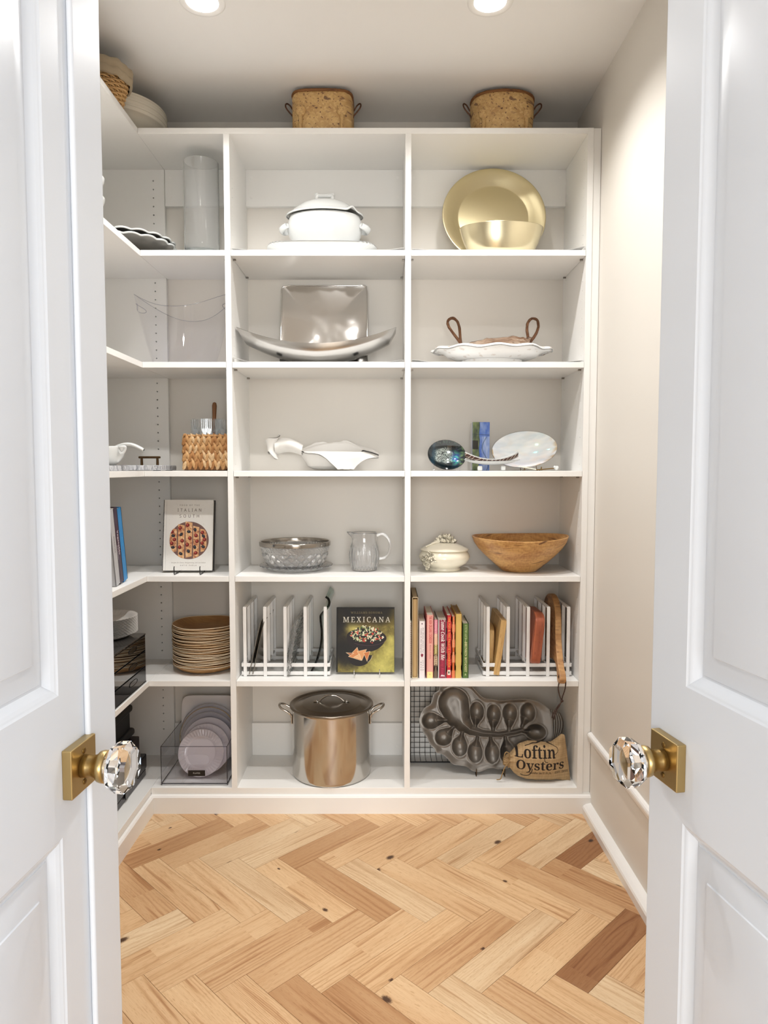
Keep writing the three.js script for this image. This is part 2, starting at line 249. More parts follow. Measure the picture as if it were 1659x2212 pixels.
// ---------- shelving ----------
const TH = 0.0195, D1 = -0.531, D2 = 0.082, D3 = 0.696, HALF = 0.0098;
function holed(w, h, t, holes) { return mg([ext([[0, 0], [w, 0], [w, h], [0, h]], t * 0.3, 0, holes.map(([x, y, r]) => circ(x, y, r, 10))), bb(0, w, 0, h, t * 0.3, t * 0.7), ext([[0, 0], [w, 0], [w, h], [0, h]], t * 0.3, 0, holes.map(([x, y, r]) => circ(x, y, r, 10))).translate(0, 0, t * 0.7)]); }
const rowY = [SH.a, SH.b, SH.c, SH.d, SH.e];
const holeRows = (cols, y0, y1, r, shift = 0) => { const a = []; for (const x of cols) for (let y = y0; y < y1; y += 0.0315) a.push([x, y - shift, r]); return a; };
const bays = [[EDGE, D1 - HALF], [D1 + HALF, D2 - HALF], [D2 + HALF, D3 - HALF]];
{
  const u = thing('shelving_unit', 'white built-in shelving across the back wall, three bays wide', 'shelves', [-0.05, 0, -0.155]);
  for (const [x, full] of [[D1, 0], [D2, 0], [D3, 1]]) {
    const y1 = full ? SH.top : SH.top - TH, g = holed(0.31, y1 - SH.f, 2 * HALF, holeRows([0.04, 0.27], SH.f + 0.14, y1 - 0.05, 0.0019, SH.f));
    partW(u, 'divider_panel', g.rotateY(PI / 2).translate(x - HALF, SH.f, 0), M.shelf);
  }
  partW(u, 'top_shelf', bb(EDGE, D3 - HALF, SH.top - TH, SH.top, ZB, 0, 0.001), M.shelf);
  bays.forEach(([a, b], i) => {
    for (const y of rowY) {
      const s = partW(u, 'shelf', bb(a + (i ? 0.0008 : 0), b - 0.0008, y - TH, y, ZB, 0, 0.001), M.shelf);
      for (const x of i ? [a + 0.004, b - 0.004] : [b - 0.004]) for (const z of [-0.04, -0.27]) { const pin = part(s, 'shelf_pin', mg([new THREE.CylinderGeometry(0.0028, 0.0028, 0.012, 10).rotateZ(PI / 2).translate(0, 0, 0), bx(0.011, 0.0016, 0.008, 0, 0.0026, 0)]), M.pin); pin.position.set(x + 0.05, y - TH - 0.0036, z + 0.155); }
    }
    for (const [y0, y1] of [[2.212, SH.top - TH], [SH.f, 0.219]]) {
      const r = partW(u, 'back_rail', bb(a + (i ? 0 : 0.001), b, y0, y1, ZB, -0.29, 0.001), M.shelf);
      const c = lathe([[0, 0.0008], [0.0052, 0.0008], [0.0062, 0]], 20).rotateX(PI / 2);
      for (const x of [a + 0.022, b - 0.022]) for (const y of [y0 + 0.033, y1 - 0.03]) { const m = part(r, 'screw_cap', c, M.cap); m.position.set(x + 0.05, y, -0.29 + 0.155); }
    }
  });
  partW(u, 'bottom_shelf', bb(EDGE, D3 + HALF, SH.f - TH, SH.f, ZB, 0, 0.001), M.shelf);
  partW(u, 'toe_board', bb(EDGE, 0.7335, 0, SH.f - TH, -0.014, 0, 0), M.shelf);
  partW(u, 'base_trim', new THREE.ExtrudeGeometry(new THREE.Shape([[0, 0], [0, 0.066], [-0.007, 0.064], [-0.011, 0.058], [-0.011, 0]].map((p) => V2(...p))), { depth: XR - EDGE, bevelEnabled: false }).rotateY(-PI / 2).rotateY(PI).translate(EDGE, 0, 0), M.trim);
  partW(u, 'filler_strip', bb(D3 + HALF + 0.0006, XR - 0.001, SH.f - TH, SH.top, -0.02, -0.003, 0.0012), M.shelf);
}
{
  const ZE = 1.55, u = thing('shelving_unit', 'white built-in shelving along the left wall, partly behind the left door', 'shelves', [-0.98, 0, 0.6]);
  const W = EDGE - 0.0006 - XL;
  const hs = []; for (const x of [W - 0.042, 0.042]) for (let y = SH.f + 0.105; y < SH.top - 0.05; y += 0.0315) { if (rowY.some((q) => y > q - TH - 0.002 && y < q + 0.012)) continue; hs.push([x, y - SH.f, 0.0027]); }
  partW(u, 'end_panel', mg([ext([[0, 0], [W, 0], [W, SH.top - TH - SH.f], [0, SH.top - TH - SH.f]], 0.009, 0, hs.map(([x, y, r]) => circ(x, y, r, 12))), bb(0, W, 0, SH.top - TH - SH.f, -0.0105, 0)]).translate(XL, SH.f, -0.299), M.shelf);
  partW(u, 'hole_shade', bb(XL + 0.002, EDGE - 0.002, SH.f + 0.09, SH.top - 0.04, -0.2988, -0.2984), M.hole).userData.label = 'dark sheet standing for the shade inside the peg holes';  // near-black sheet puts the shade of the peg holes into colour
  partW(u, 'front_panel', bb(XL, EDGE, 0, SH.top - TH, ZE - TH, ZE), M.shelf);
  partW(u, 'top_shelf', bb(XL, EDGE - 0.0006, SH.top - TH, SH.top, ZB, ZE, 0.001), M.shelf);
  for (const y of rowY) partW(u, 'shelf', bb(XL, EDGE - 0.0006, y - TH, y, -0.2895, ZE - TH, 0.001), M.shelf);
  partW(u, 'bottom_shelf', bb(XL, EDGE - 0.0006, SH.f - TH, SH.f, ZB, ZE - TH, 0.001), M.shelf);
  partW(u, 'toe_board', bb(EDGE - 0.016, EDGE - 0.001, 0, SH.f - TH, 0.0006, ZE - TH), M.shelf);
  partW(u, 'base_trim', new THREE.ExtrudeGeometry(new THREE.Shape([[0, 0], [0.011, 0], [0.011, 0.058], [0.007, 0.064], [0, 0.066]].map((p) => V2(...p))), { depth: ZE - TH - 0.0116, bevelEnabled: false }).translate(EDGE, 0, 0.0116), M.trim);
}
// ---------- top of the shelving ----------
const mustard = tex(512, 256, (a, b) => {
  const n = fbm(a * 9, b * 5, 3), m = fbm(a * 30, b * 18, 8, 3), d = sst(0.24, 0.32, fbm(a * 40 + 5, b * 22, 15, 3)), big = sst(0.2, 0.27, fbm(a * 10 + 3, b * 8 + 2, 21, 4));
  let c = mixc([210, 174, 116], [178, 138, 86], clamp(0.45 + n * 1.3)); c = mixc(c, [226, 196, 142], clamp(m * 1.6)); c = mixc(c, [84, 54, 44], d * 0.85); c = mixc(c, [92, 62, 50], big * 0.6 * sst(0.3, 0.7, b));
  return c;
});
const MUST = new THREE.MeshStandardMaterial({ map: mustard, roughness: 0.6 }), MUSTRIM = new THREE.MeshStandardMaterial({ map: mustard, color: '#a98a72', roughness: 0.7 }), RUST = std('#6b4a38', 0.6, 0.4);
function pot(label, x, n, a, b, taper) {
  const t = thing('handled_pot', label, 'pot', [x, SH.top, -0.135], 0);
  const out = (q) => se(q, 1, 1, n), wob = (q) => 1 + 0.006 * sin(q * 5) + 0.004 * sin(q * 11);
  const body = loft((q) => { const o = out(q), w = wob(q); return [o[0] * w, o[1] * w]; }, [[0, 0, 0.012], [a * taper * 0.8, b * taper * 0.8, 0.012], [a * taper, b * taper, 0.022], [a * (taper + 1) / 2, b * (taper + 1) / 2, 0.06], [a * 0.995, b * 0.995, 0.1], [a, b, 0.135], [a - 0.005, b - 0.005, 0.148], [a - 0.011, b - 0.011, 0.147], [a - 0.012, b - 0.012, 0.12], [a * taper - 0.012, b * taper - 0.012, 0.03], [0, 0, 0.026]], 96);
  const P = body.attributes.position, uv = body.attributes.uv; for (let i = 0; i < P.count; i++) uv.setXY(i, P.getX(i) * 3.4 + P.getZ(i) * 2.2, P.getY(i) * 6);
  part(t, 'pot_body', body, MUST);
  part(t, 'rim', surf(96, 10, (u, v) => { const q = u * 2 * PI, o = out(q), p = v * 2 * PI, r = 0.0052 + 0.0012 * N(u * 40, v * 3, x); return [o[0] * (a - 0.004 + r * cos(p)), 0.1475 + r * sin(p), -o[1] * (b - 0.004 + r * cos(p))]; }, 0, true), MUSTRIM, 'worn brown rim');
  for (const s of [-1, 1]) part(t, 'handle', tube([[s * (a - 0.003), 0.088, 0.012], [s * (a + 0.002), 0.098, 0.012], [s * (a + 0.012), 0.109, 0.012], [s * (a + 0.024), 0.126, 0.011], [s * (a + 0.0255), 0.139, 0.005], [s * (a + 0.021), 0.145, -0.002], [s * (a + 0.012), 0.142, -0.009], [s * (a + 0.003), 0.13, -0.013], [s * (a - 0.005), 0.12, -0.014]], 0.0026, 48, 8), RUST, 'rusty wire handle');
  for (const s of [-1, 1]) for (const f of [-1, 1]) part(t, 'foot', mg([new THREE.SphereGeometry(0.018, 20, 14).scale(1, 1.1, 0.5).translate(0, 0.078, 0), lathe([[0.0, 0], [0.009, 0], [0.006, 0.02], [0.0068, 0.06], [0, 0.07]], 16).translate(0, 0, 0.003)]).translate(s * a * 0.66, 0, f * b * (n > 3 ? 0.985 : 0.76)), MUST);
}
pot('mustard yellow pot with square shoulders and wire handles, above the middle bay', -0.2145, 4.2, 0.107, 0.09, 0.99);
pot('flaked mustard oval pot with wire handles, above the right bay', 0.4175, 2.25, 0.112, 0.088, 0.93);
{ // wicker basket
  const t = thing('wicker_basket', 'wicker basket with a folded grey linen liner, beside the stacked cream bowls', 'basket', [-0.893, SH.top, 0.152]); t.scale.y = 0.79;
  const WICK = std('#c9a16c', 0.7), WICK2 = std('#b08752', 0.75), g = [], R = (y) => mix(0.064, 0.089, y / 0.125);
  for (let k = 0; k < 13; k++) { const y = 0.006 + k * 0.0078, pts = []; for (let i = 0; i < 72; i++) { const q = i / 72 * 2 * PI, w = cos(q * 12 + k * PI); pts.push([cos(q) * (R(y) + 0.0034 * w), y + 0.0008 * sin(q * 5 + k), sin(q) * (R(y) + 0.0034 * w)]); } g.push(tube(pts, 0.0037, 216, 6, true)); }
  part(t, 'woven_body', mg(g), WICK).userData.kind = 'stuff';
  const st = []; for (let i = 0; i < 24; i++) { const q = i / 24 * 2 * PI; st.push(rod([cos(q) * R(0), 0.002, sin(q) * R(0)], [cos(q) * R(0.12), 0.12, sin(q) * R(0.12)], 0.003, 6)); }
  part(t, 'stakes', mg(st), WICK2);
  part(t, 'base', new THREE.CylinderGeometry(0.064, 0.064, 0.006, 40).translate(0, 0.004, 0), WICK2);
  part(t, 'linen_liner', surf(120, 24, (u, v) => { const q = u * 2 * PI, f = 0.0016 * sin(q * 9 + 1) + 0.0014 * sin(q * 17), s = v * PI * 1.25; const prof = [[0.089, 0.074], [0.096, 0.077], [0.099, 0.092], [0.0985, 0.1], [0.096, 0.104], [0.099, 0.112], [0.1005, 0.122], [0.097, 0.134], [0.09, 0.139], [0.086, 0.132], [0.08, 0.1], [0.06, 0.03], [0.0, 0.012]]; const k = v * (prof.length - 1), i = min(prof.length - 2, floor(k)), w = k - i; const r = mix(prof[i][0], prof[i + 1][0], w), y = mix(prof[i][1], prof[i + 1][1], w); return [cos(q) * (r + f * min(1, r * 10)), y + f * 0.8, -sin(q) * (r + f * min(1, r * 10))]; }, 0, true), new THREE.MeshStandardMaterial({ color: '#a8987f', roughness: 0.95, bumpMap: tex(128, 128, (a, b, x, y) => { const q = 128 + 70 * (sin(x * PI / 2) + sin(y * PI / 2)) * 0.5 + 30 * N(x * 0.4, y * 0.4); return [q, q, q]; }, false), bumpScale: 0.0006 }));
}
{ // three nested cream bowls
  const prof = [[0, 0.003], [0.09, 0.003], [0.091, 0], [0.097, 0], [0.1, 0.005], [0.13, 0.026], [0.153, 0.046], [0.159, 0.0525], [0.167, 0.0545], [0.1695, 0.057], [0.1685, 0.0595], [0.17, 0.062], [0.171, 0.0715], [0.1705, 0.074], [0.168, 0.0745], [0.1665, 0.072], [0.165, 0.06], [0.157, 0.0565], [0.148, 0.048], [0.124, 0.027], [0.095, 0.0085], [0, 0.0075]];
  const g = lathe(prof, 96);
  const L = ['lowest of the three nested cream bowls on top of the shelving', 'middle one of the three nested cream bowls', 'uppermost of the three nested cream bowls beside the wicker basket'];
  let f; for (let k = 0; k < 3; k++) { const p = [-0.945, SH.top + 0.0004 + k * 0.0186, -0.128]; if (!k) { f = thing('cream_bowl', L[0], 'bowl', p, 0, 'nested cream bowls'); part(f, 'bowl', g, M.creamMatte); part(f, 'lip_band', new THREE.TorusGeometry(0.1712, 0.0014, 8, 96).rotateX(PI / 2).translate(0, 0.0672, 0), M.creamMatte); } else copy(f, L[k], p, k); }
}
// ---------- first row ----------
{
  const g = lathe([[0, 0.004], [0.036, 0.004], [0.037, 0], [0.042, 0], [0.044, 0.006], [0.066, 0.026], [0.079, 0.055], [0.0815, 0.066], [0.0795, 0.068], [0.0765, 0.066], [0.072, 0.046], [0.056, 0.022], [0.03, 0.01], [0, 0.009]], 56);
  const a = solo('white_bowl', 'white bowl at the door edge, lower of a stacked pair', 'bowl', g, M.porcelain, [-0.915, SH.a, 0.3]);
  copy(a, 'white bowl at the door edge, upper of a stacked pair', [-0.915, SH.a + 0.0585, 0.3]);
}
{
  const g = surf(160, 16, (u, v) => { const q = u * 2 * PI, sc = abs(sin(q * 9)), P = [[0, 0.0], [0.07, 0.0], [0.085, 0.004], [0.11, 0.02], [0.135, 0.034], [0.152, 0.039], [0.165, 0.043]], k = v * 6, i = min(5, floor(k)), w = k - i; const r = mix(P[i][0], P[i + 1][0], w), y = mix(P[i][1], P[i + 1][1], w), e = sst(0.12, 0.165, r); return [cos(q) * (r + 0.006 * e * sc), y + 0.004 * e * sc, -sin(q) * (r + 0.006 * e * sc)]; }, 0.0035, true);
  const a = solo('scalloped_platter', 'round pewter platter with scalloped rim, lower of the pair by the glass cylinder', 'platter', g, M.pewter, [-0.918, SH.a + 0.0006, -0.125], 0.1);
  const ed = tube([...Array(160)].map((_, i) => { const q = i / 160 * 2 * PI, s = abs(sin(q * 9)); return [cos(q) * (0.165 + 0.006 * s), 0.0445 + 0.004 * s, -sin(q) * (0.165 + 0.006 * s)]; }), 0.0034, 320, 8, true);
  part(a, 'rim', ed, M.porcelain, 'scalloped edge, light caught on it put in as white');  // white rim stands for light caught on the pewter lip
  copy(a, 'round pewter platter with scalloped rim, its glint painted white, upper of the pair by the glass cylinder', [-0.921, SH.a + 0.0155, -0.125], 0.28);
}
{
  const t = thing('glass_vase', 'tall clear glass cylinder vase with a thick pale green base', 'vase', [-0.652, SH.a, -0.14]);
  part(t, 'vase_body', lathe([[0, 0.002], [0.03, 0.001], [0.056, 0], [0.0605, 0.004], [0.0615, 0.012], [0.0622, 0.05], [0.0622, 0.3435], [0.0612, 0.345], [0.0592, 0.345], [0.0586, 0.3435], [0.0582, 0.06], [0.0565, 0.04], [0.05, 0.03], [0.036, 0.024], [0, 0.021]], 96), phy({ color: '#ffffff', roughness: 0, transmission: 0.9, thickness: 0.03, ior: 1.5, attenuationColor: new THREE.Color('#d3ece4'), attenuationDistance: 0.12 }));
}
{ // tureen and platter
  const pl = solo('serving_platter', 'white rectangular platter with scalloped corners under the tureen', 'platter', surf(200, 14, (u, v) => {
    const q = u * 2 * PI, P = [[0, 0.003], [0.62, 0.003], [0.72, 0.006], [0.8, 0.016], [0.9, 0.028], [0.97, 0.034], [1, 0.036]], k = v * 6, i = min(5, floor(k)), w = k - i, s = mix(P[i][0], P[i + 1][0], w), y = mix(P[i][1], P[i + 1][1], w), o = se(q, 0.195, 0.125, 3.4), c = abs(o[0]) / 0.195 * (abs(o[1]) / 0.125), e = sst(0.7, 1, s) * sst(0.5, 0.8, c);
    const f = s * (1 + 0.02 * e * abs(sin(q * 24))); return [o[0] * f, y + 0.004 * e * abs(sin(q * 24)), -o[1] * f]; }, 0.0045, true), M.porcelain, [-0.219, SH.a - 0.0028, -0.14]);
  const t = thing('soup_tureen', 'white lidded tureen with side handles on a white rectangular platter', 'tureen', [-0.2115, SH.a + 0.0058, -0.14]), D = 0.68;
  const out = (q) => [cos(q), sin(q)], R = (l) => l.map(([r, y]) => [r, r * D, y]);
  part(t, 'tureen_body', loft(out, R([[0, 0.006], [0.082, 0.006], [0.084, 0], [0.092, 0], [0.092, 0.01], [0.088, 0.016], [0.095, 0.026], [0.113, 0.052], [0.127, 0.076], [0.1335, 0.097], [0.1345, 0.108], [0.1325, 0.124], [0.128, 0.14], [0.127, 0.146], [0.123, 0.147], [0.12, 0.13], [0.12, 0.1], [0.1, 0.05], [0.08, 0.02], [0, 0.016]]), 96), M.porcelain);
  const lid = part(t, 'lid', surf(128, 22, (u, v) => { const q = u * 2 * PI, P = [[0.137, 0.148], [0.139, 0.15], [0.1385, 0.1535], [0.134, 0.156], [0.124, 0.162], [0.108, 0.175], [0.085, 0.191], [0.06, 0.202], [0.035, 0.208], [0.015, 0.21], [0, 0.2105]], k = v * 10, i = min(9, floor(k)), w = k - i, r = mix(P[i][0], P[i + 1][0], w), y = mix(P[i][1], P[i + 1][1], w), n = Math.exp(-pow((q - 5.55) / 0.13, 2)) * sst(0.118, 0.137, r) * 0.014; return [cos(q) * r, y + n, -sin(q) * r * D]; }, 0.004, true), M.porcelain);
  const kn = part(lid, 'knob', mg([tube([[-0.028, 0.208, 0], [-0.0275, 0.217, 0], [-0.025, 0.2235, 0], [-0.012, 0.2242, 0], [0, 0.2245, 0], [0.012, 0.2242, 0], [0.025, 0.2235, 0], [0.0275, 0.217, 0], [0.028, 0.208, 0]], 0.0072, 60, 10), cap(0.0078, -0.0285, 0.2275, 0), cap(0.0078, 0.0285, 0.2275, 0), lathe([[0, 0.2], [0.016, 0.203], [0.012, 0.212], [0, 0.214]], 20).scale(2.2, 1, 1)]), M.porcelain);
  for (const s of [-1, 1]) part(t, 'handle', surf(28, 12, (u, v) => { const a = (u - 0.5) * PI * 0.92, c = v * 2 * PI, e = 0.75 + 0.25 * cos(a); return [s * (0.126 + 0.03 * cos(a) + 0.0085 * e * cos(c)), 0.112 + 0.012 * cos(c + 1) * e - 0.012 * cos(a), 0.034 * sin(a) + 0.003 * sin(c)]; }), M.porcelain);
}
{ // gold tray and bowl
  const t = thing('gold_tray', 'large round gold tray leaning behind the gold bowl', 'tray', [0.404, SH.a + 0.003, -0.162]);
  const g = lathe([[0, 0.0015], [0.128, 0.0012], [0.133, 0.002], [0.15, 0.0095], [0.172, 0.019], [0.187, 0.022], [0.19, 0.0222], [0.1905, 0.0205], [0.187, 0.0198], [0.172, 0.017], [0.151, 0.0075], [0.134, -0.0004], [0.128, -0.001], [0, -0.001]], 96).rotateX(PI / 2).translate(0, 0.1905, -0.022).rotateX(-rad(14));
  part(t, 'dish', g, new THREE.MeshStandardMaterial({ color: '#d8cca6', roughness: 0.3, metalness: 1, bumpMap: tex(256, 256, (a, b) => { const q = 128 + 60 * N(a * 6, b * 120) + 40 * N(a * 90, b * 9); return [q, q, q]; }, false), bumpScale: 0.0002 }));
  const b = thing('gold_bowl', 'gold oval bowl standing in front of the round gold tray', 'bowl', [0.411, SH.a, -0.085]);
  const oval = (q) => [cos(q), sin(q) * 0.6];
  part(b, 'bowl', loft(oval, [[0, 0, 0.003], [0.094, 0.094, 0], [0.104, 0.104, 0.004], [0.116, 0.116, 0.022], [0.129, 0.129, 0.052], [0.139, 0.139, 0.085], [0.1455, 0.1455, 0.116], [0.1462, 0.1462, 0.118], [0.1445, 0.1445, 0.118], [0.137, 0.137, 0.085], [0.127, 0.127, 0.052], [0.112, 0.112, 0.022], [0.1, 0.1, 0.008], [0, 0, 0.006]].map(([a, c, y]) => [a, c, y * 0.82]), 96), M.gold);
}
// ---------- second row ----------
{ // clear drinks tub
  const t = thing('drinks_tub', 'clear acrylic drinks tub with swooping rim and handle slots', 'tub', [-0.726, SH.b, -0.155]);
  const f = (u, v) => { const q = u * 2 * PI, c = cos(q), s = sin(q), H = 0.19 + 0.068 * pow(abs(c), 2.4), k = v, a = mix(0.105, 0.1745, pow(k, 0.8) * (0.55 + 0.45 * abs(c) * abs(c)) + 0.02), b = mix(0.092, 0.13, k); return [c * a, 0.004 + k * H, -s * b]; };
  const g = surf(120, 30, f, 0, true), P = g.attributes.position, keep = [], I = g.index.array;
  for (let k = 0; k < I.length; k += 3) { const x = (P.getX(I[k]) + P.getX(I[k + 1]) + P.getX(I[k + 2])) / 3, y = (P.getY(I[k]) + P.getY(I[k + 1]) + P.getY(I[k + 2])) / 3, z = (P.getZ(I[k]) + P.getZ(I[k + 1]) + P.getZ(I[k + 2])) / 3; const h = pow(z / 0.05, 2) + pow((y - 0.214) / 0.013, 2); if (h > 1 || abs(x) < 0.1) keep.push(I[k], I[k + 1], I[k + 2]); }
  g.setIndex(keep); part(t, 'tub_wall', g, M.acrylic);
  const rim = []; for (let i = 0; i < 120; i++) rim.push(f(i / 120, 1)); part(t, 'rim', tube(rim, 0.0011, 240, 6, true), M.acrylicGrey);
  for (const s of [-1, 1]) { const r = []; for (let i = 0; i < 32; i++) { const q = i / 32 * 2 * PI, y = 0.214 + 0.013 * sin(q), z = 0.05 * cos(q), k = (y - 0.004) / 0.25; r.push([s * mix(0.105, 0.1745, pow(k, 0.8) * 0.98 + 0.02) * sqrt(1 - pow(z / 0.125, 2)), y, z]); } part(t, 'handle_slot', tube(r, 0.0013, 64, 6, true), M.acrylicGrey); }
  part(t, 'base', loft((q) => [cos(q), sin(q) * 0.88], [[0, 0, 0], [0.104, 0.104, 0], [0.107, 0.107, 0.003], [0.105, 0.105, 0.007], [0, 0, 0.006]], 72), phy({ color: '#cfcbe8', roughness: 0.05, transmission: 0.85, thickness: 0 }));
}
{ // silver square tray, silver boat
  const t = thing('silver_tray', 'square polished silver tray standing on edge behind the silver boat bowl', 'tray', [-0.224, SH.b + 0.003, -0.205]);
  part(t, 'dish', surf(56, 56, (u, v) => { const x = (u - 0.5) * 2, y = (v - 0.5) * 2, m = max(abs(x), abs(y)), d = 0.016 * (1 - pow(m, 3)) + 0.002 * N(x * 1.2, y * 1.2, 4) + 0.0003 * N(x * 5, y * 5, 9); return [x * 0.161 * (1 - 0.012 * y), 0.163 + y * 0.162, -d]; }, 0.003).rotateX(-rad(11)), M.silver);
  part(t, 'rim', tube([[-0.1625, 0.001, 0], [0.1625, 0.001, 0], [0.1595, 0.325, 0], [-0.1595, 0.325, 0]].flatMap((p, i, a) => { const n = a[(i + 1) % 4]; return Array.from({ length: 10 }, (_, k) => [mix(p[0], n[0], (k + 0.25) / 10), mix(p[1], n[1], (k + 0.25) / 10) + 0.001, 0]); }), 0.0026, 160, 8, true).rotateX(-rad(11)), M.silver);
  const b = thing('silver_boat_bowl', 'long silver boat-shaped bowl with raised ends', 'bowl', [-0.237, SH.b, -0.115]);
  const hull = (s, p) => { const S = abs(s), w = 0.1 * (1 - 0.42 * S * S), yr = 0.066 + 0.062 * s * s, h = 0.062 * (1 - 0.18 * S), k = pow(sin(p), 0.72); return [s * (0.28 - 0.026 * k), yr - h * k, -w * cos(p) * (1 - 0.12 * k)]; };
  part(b, 'hull', mg([surf(80, 36, (u, v) => hull(u * 2 - 1, v * PI), 0.0035), ...[-1, 1].map((e) => surf(2, 36, (u, v) => { const p = hull(e, v * PI), m = hull(e, PI / 2); return [p[0], mix(p[1], hull(e, 0)[1], u * 0), mix(p[2], 0, u)]; }, 0))]), M.silverBrush);
  for (const s of [-1, 1]) part(b, 'foot', bx(0.022, 0.008, 0.03, s * 0.15, 0.004, 0.02, 0.002), M.rubber);
}
{ // white footed platter and bark tray
  const wm = tex(512, 256, (a, b) => { const n = fbm(a * 40, b * 10, 5, 4), e = sst(0.75, 0.9, b), k = sst(0.2, 0.32, n) * (0.25 + 0.75 * e); return mixc([246, 245, 243], [176, 152, 134], k); });
  const t = thing('footed_platter', 'white footed platter with a ruffled worn rim under the bark tray', 'platter', [0.392, SH.b, -0.15]);
  const g = surf(200, 20, (u, v) => { const q = u * 2 * PI, P = [[0.0, 0.05], [0.1, 0.05], [0.108, 0.044], [0.112, 0.03], [0.13, 0.033], [0.158, 0.042], [0.172, 0.054], [0.19, 0.062], [0.208, 0.066], [0.218, 0.064], [0.222, 0.058]], k = v * 10, i = min(9, floor(k)), w = k - i, r = mix(P[i][0], P[i + 1][0], w), y = mix(P[i][1], P[i + 1][1], w), e = sst(0.16, 0.222, r), sc = sin(q * 11) + 0.4 * sin(q * 5 + 1); return [cos(q) * (r + 0.0035 * e * sc), y + e * 0.0032 * sc, -sin(q) * (r + 0.0035 * e * sc) * 0.66]; }, -0.006, true);
  part(t, 'dish', g, new THREE.MeshStandardMaterial({ map: wm, roughness: 0.25 }));
  part(t, 'foot', loft((q) => [cos(q), sin(q) * 0.66], [[0.1, 0.1, 0.002], [0.108, 0.108, 0], [0.111, 0.111, 0.004], [0.108, 0.108, 0.018], [0.112, 0.112, 0.034], [0.106, 0.106, 0.04]], 80), new THREE.MeshStandardMaterial({ map: wm, roughness: 0.25 }));
  const bark = tex(256, 256, (a, b) => { const n = fbm(a * 10, b * 20, 7, 4), m = fbm(a * 40, b * 40, 2, 2); let c = mixc([205, 184, 164], [132, 100, 78], clamp(0.4 + n * 1.7)); return mixc(c, [88, 62, 46], sst(0.15, 0.4, m)); });
  const BARK = new THREE.MeshStandardMaterial({ map: bark, roughness: 0.9, bumpMap: bark, bumpScale: 0.003 }), TWIG = new THREE.MeshStandardMaterial({ map: bark, color: '#9b7c62', roughness: 0.9, bumpMap: bark, bumpScale: 0.002 });
  const y0 = SH.b + 0.0565, b = thing('bark_tray', 'rough bark tray with two looped vine handles on the white footed platter', 'tray', [0.402, y0, -0.15]);
  part(b, 'tray_body', surf(120, 18, (u, v) => { const q = u * 2 * PI, P = [[0, 0.004], [0.55, 0.002], [0.75, 0.003], [0.92, 0.02], [1, 0.036]], k = v * 4, i = min(3, floor(k)), w = k - i, r = mix(P[i][0], P[i + 1][0], w); let y = mix(P[i][1], P[i + 1][1], w); const c = cos(q), o = se(q, 0.132, 0.066, 2.5), n = fbm(c * 4, sin(q) * 4, v * 3, 3), e = sst(0.7, 1, r); y *= 1 + 0.42 * c * e + 0.12 * sin(q * 3); return [o[0] * (r + 0.03 * n * e), y + 0.012 * n * e, -o[1] * (r + 0.05 * n * e)]; }, 0.007, true), BARK);
  const lp = (pts) => { const c = new THREE.CatmullRomCurve3(pts.map((p) => V(...p)), false), m = 60, fr = c.computeFrenetFrames(m), L = c.getPoints(m); return surf(10, m, (u, v) => { const k = Math.round(v * m), a = u * 2 * PI, r = 0.0052 * (1 + 0.22 * N(v * 18, cos(a), sin(a) + pts[0][0])), p = L[k], n = fr.normals[k], bn = fr.binormals[k]; return [p.x + r * (cos(a) * n.x + sin(a) * bn.x), p.y + r * (cos(a) * n.y + sin(a) * bn.y), p.z + r * (cos(a) * n.z + sin(a) * bn.z)]; }, 0, true); };
  part(b, 'vine_handle', lp([[-0.118, 0.012, 0.012], [-0.126, 0.03, 0.012], [-0.146, 0.058, 0.012], [-0.166, 0.086, 0.01], [-0.172, 0.104, 0.006], [-0.165, 0.118, 0], [-0.15, 0.122, -0.006], [-0.136, 0.112, -0.01], [-0.128, 0.092, -0.012], [-0.125, 0.06, -0.01], [-0.122, 0.03, 0], [-0.114, 0.012, 0.004]]), TWIG);
  part(b, 'vine_handle', lp([[0.122, 0.02, 0.01], [0.118, 0.05, 0.012], [0.114, 0.08, 0.012], [0.118, 0.104, 0.008], [0.134, 0.12, 0], [0.152, 0.118, -0.008], [0.16, 0.1, -0.012], [0.155, 0.076, -0.01], [0.142, 0.054, -0.004], [0.13, 0.038, 0.002], [0.118, 0.024, 0.006]]), TWIG);
}
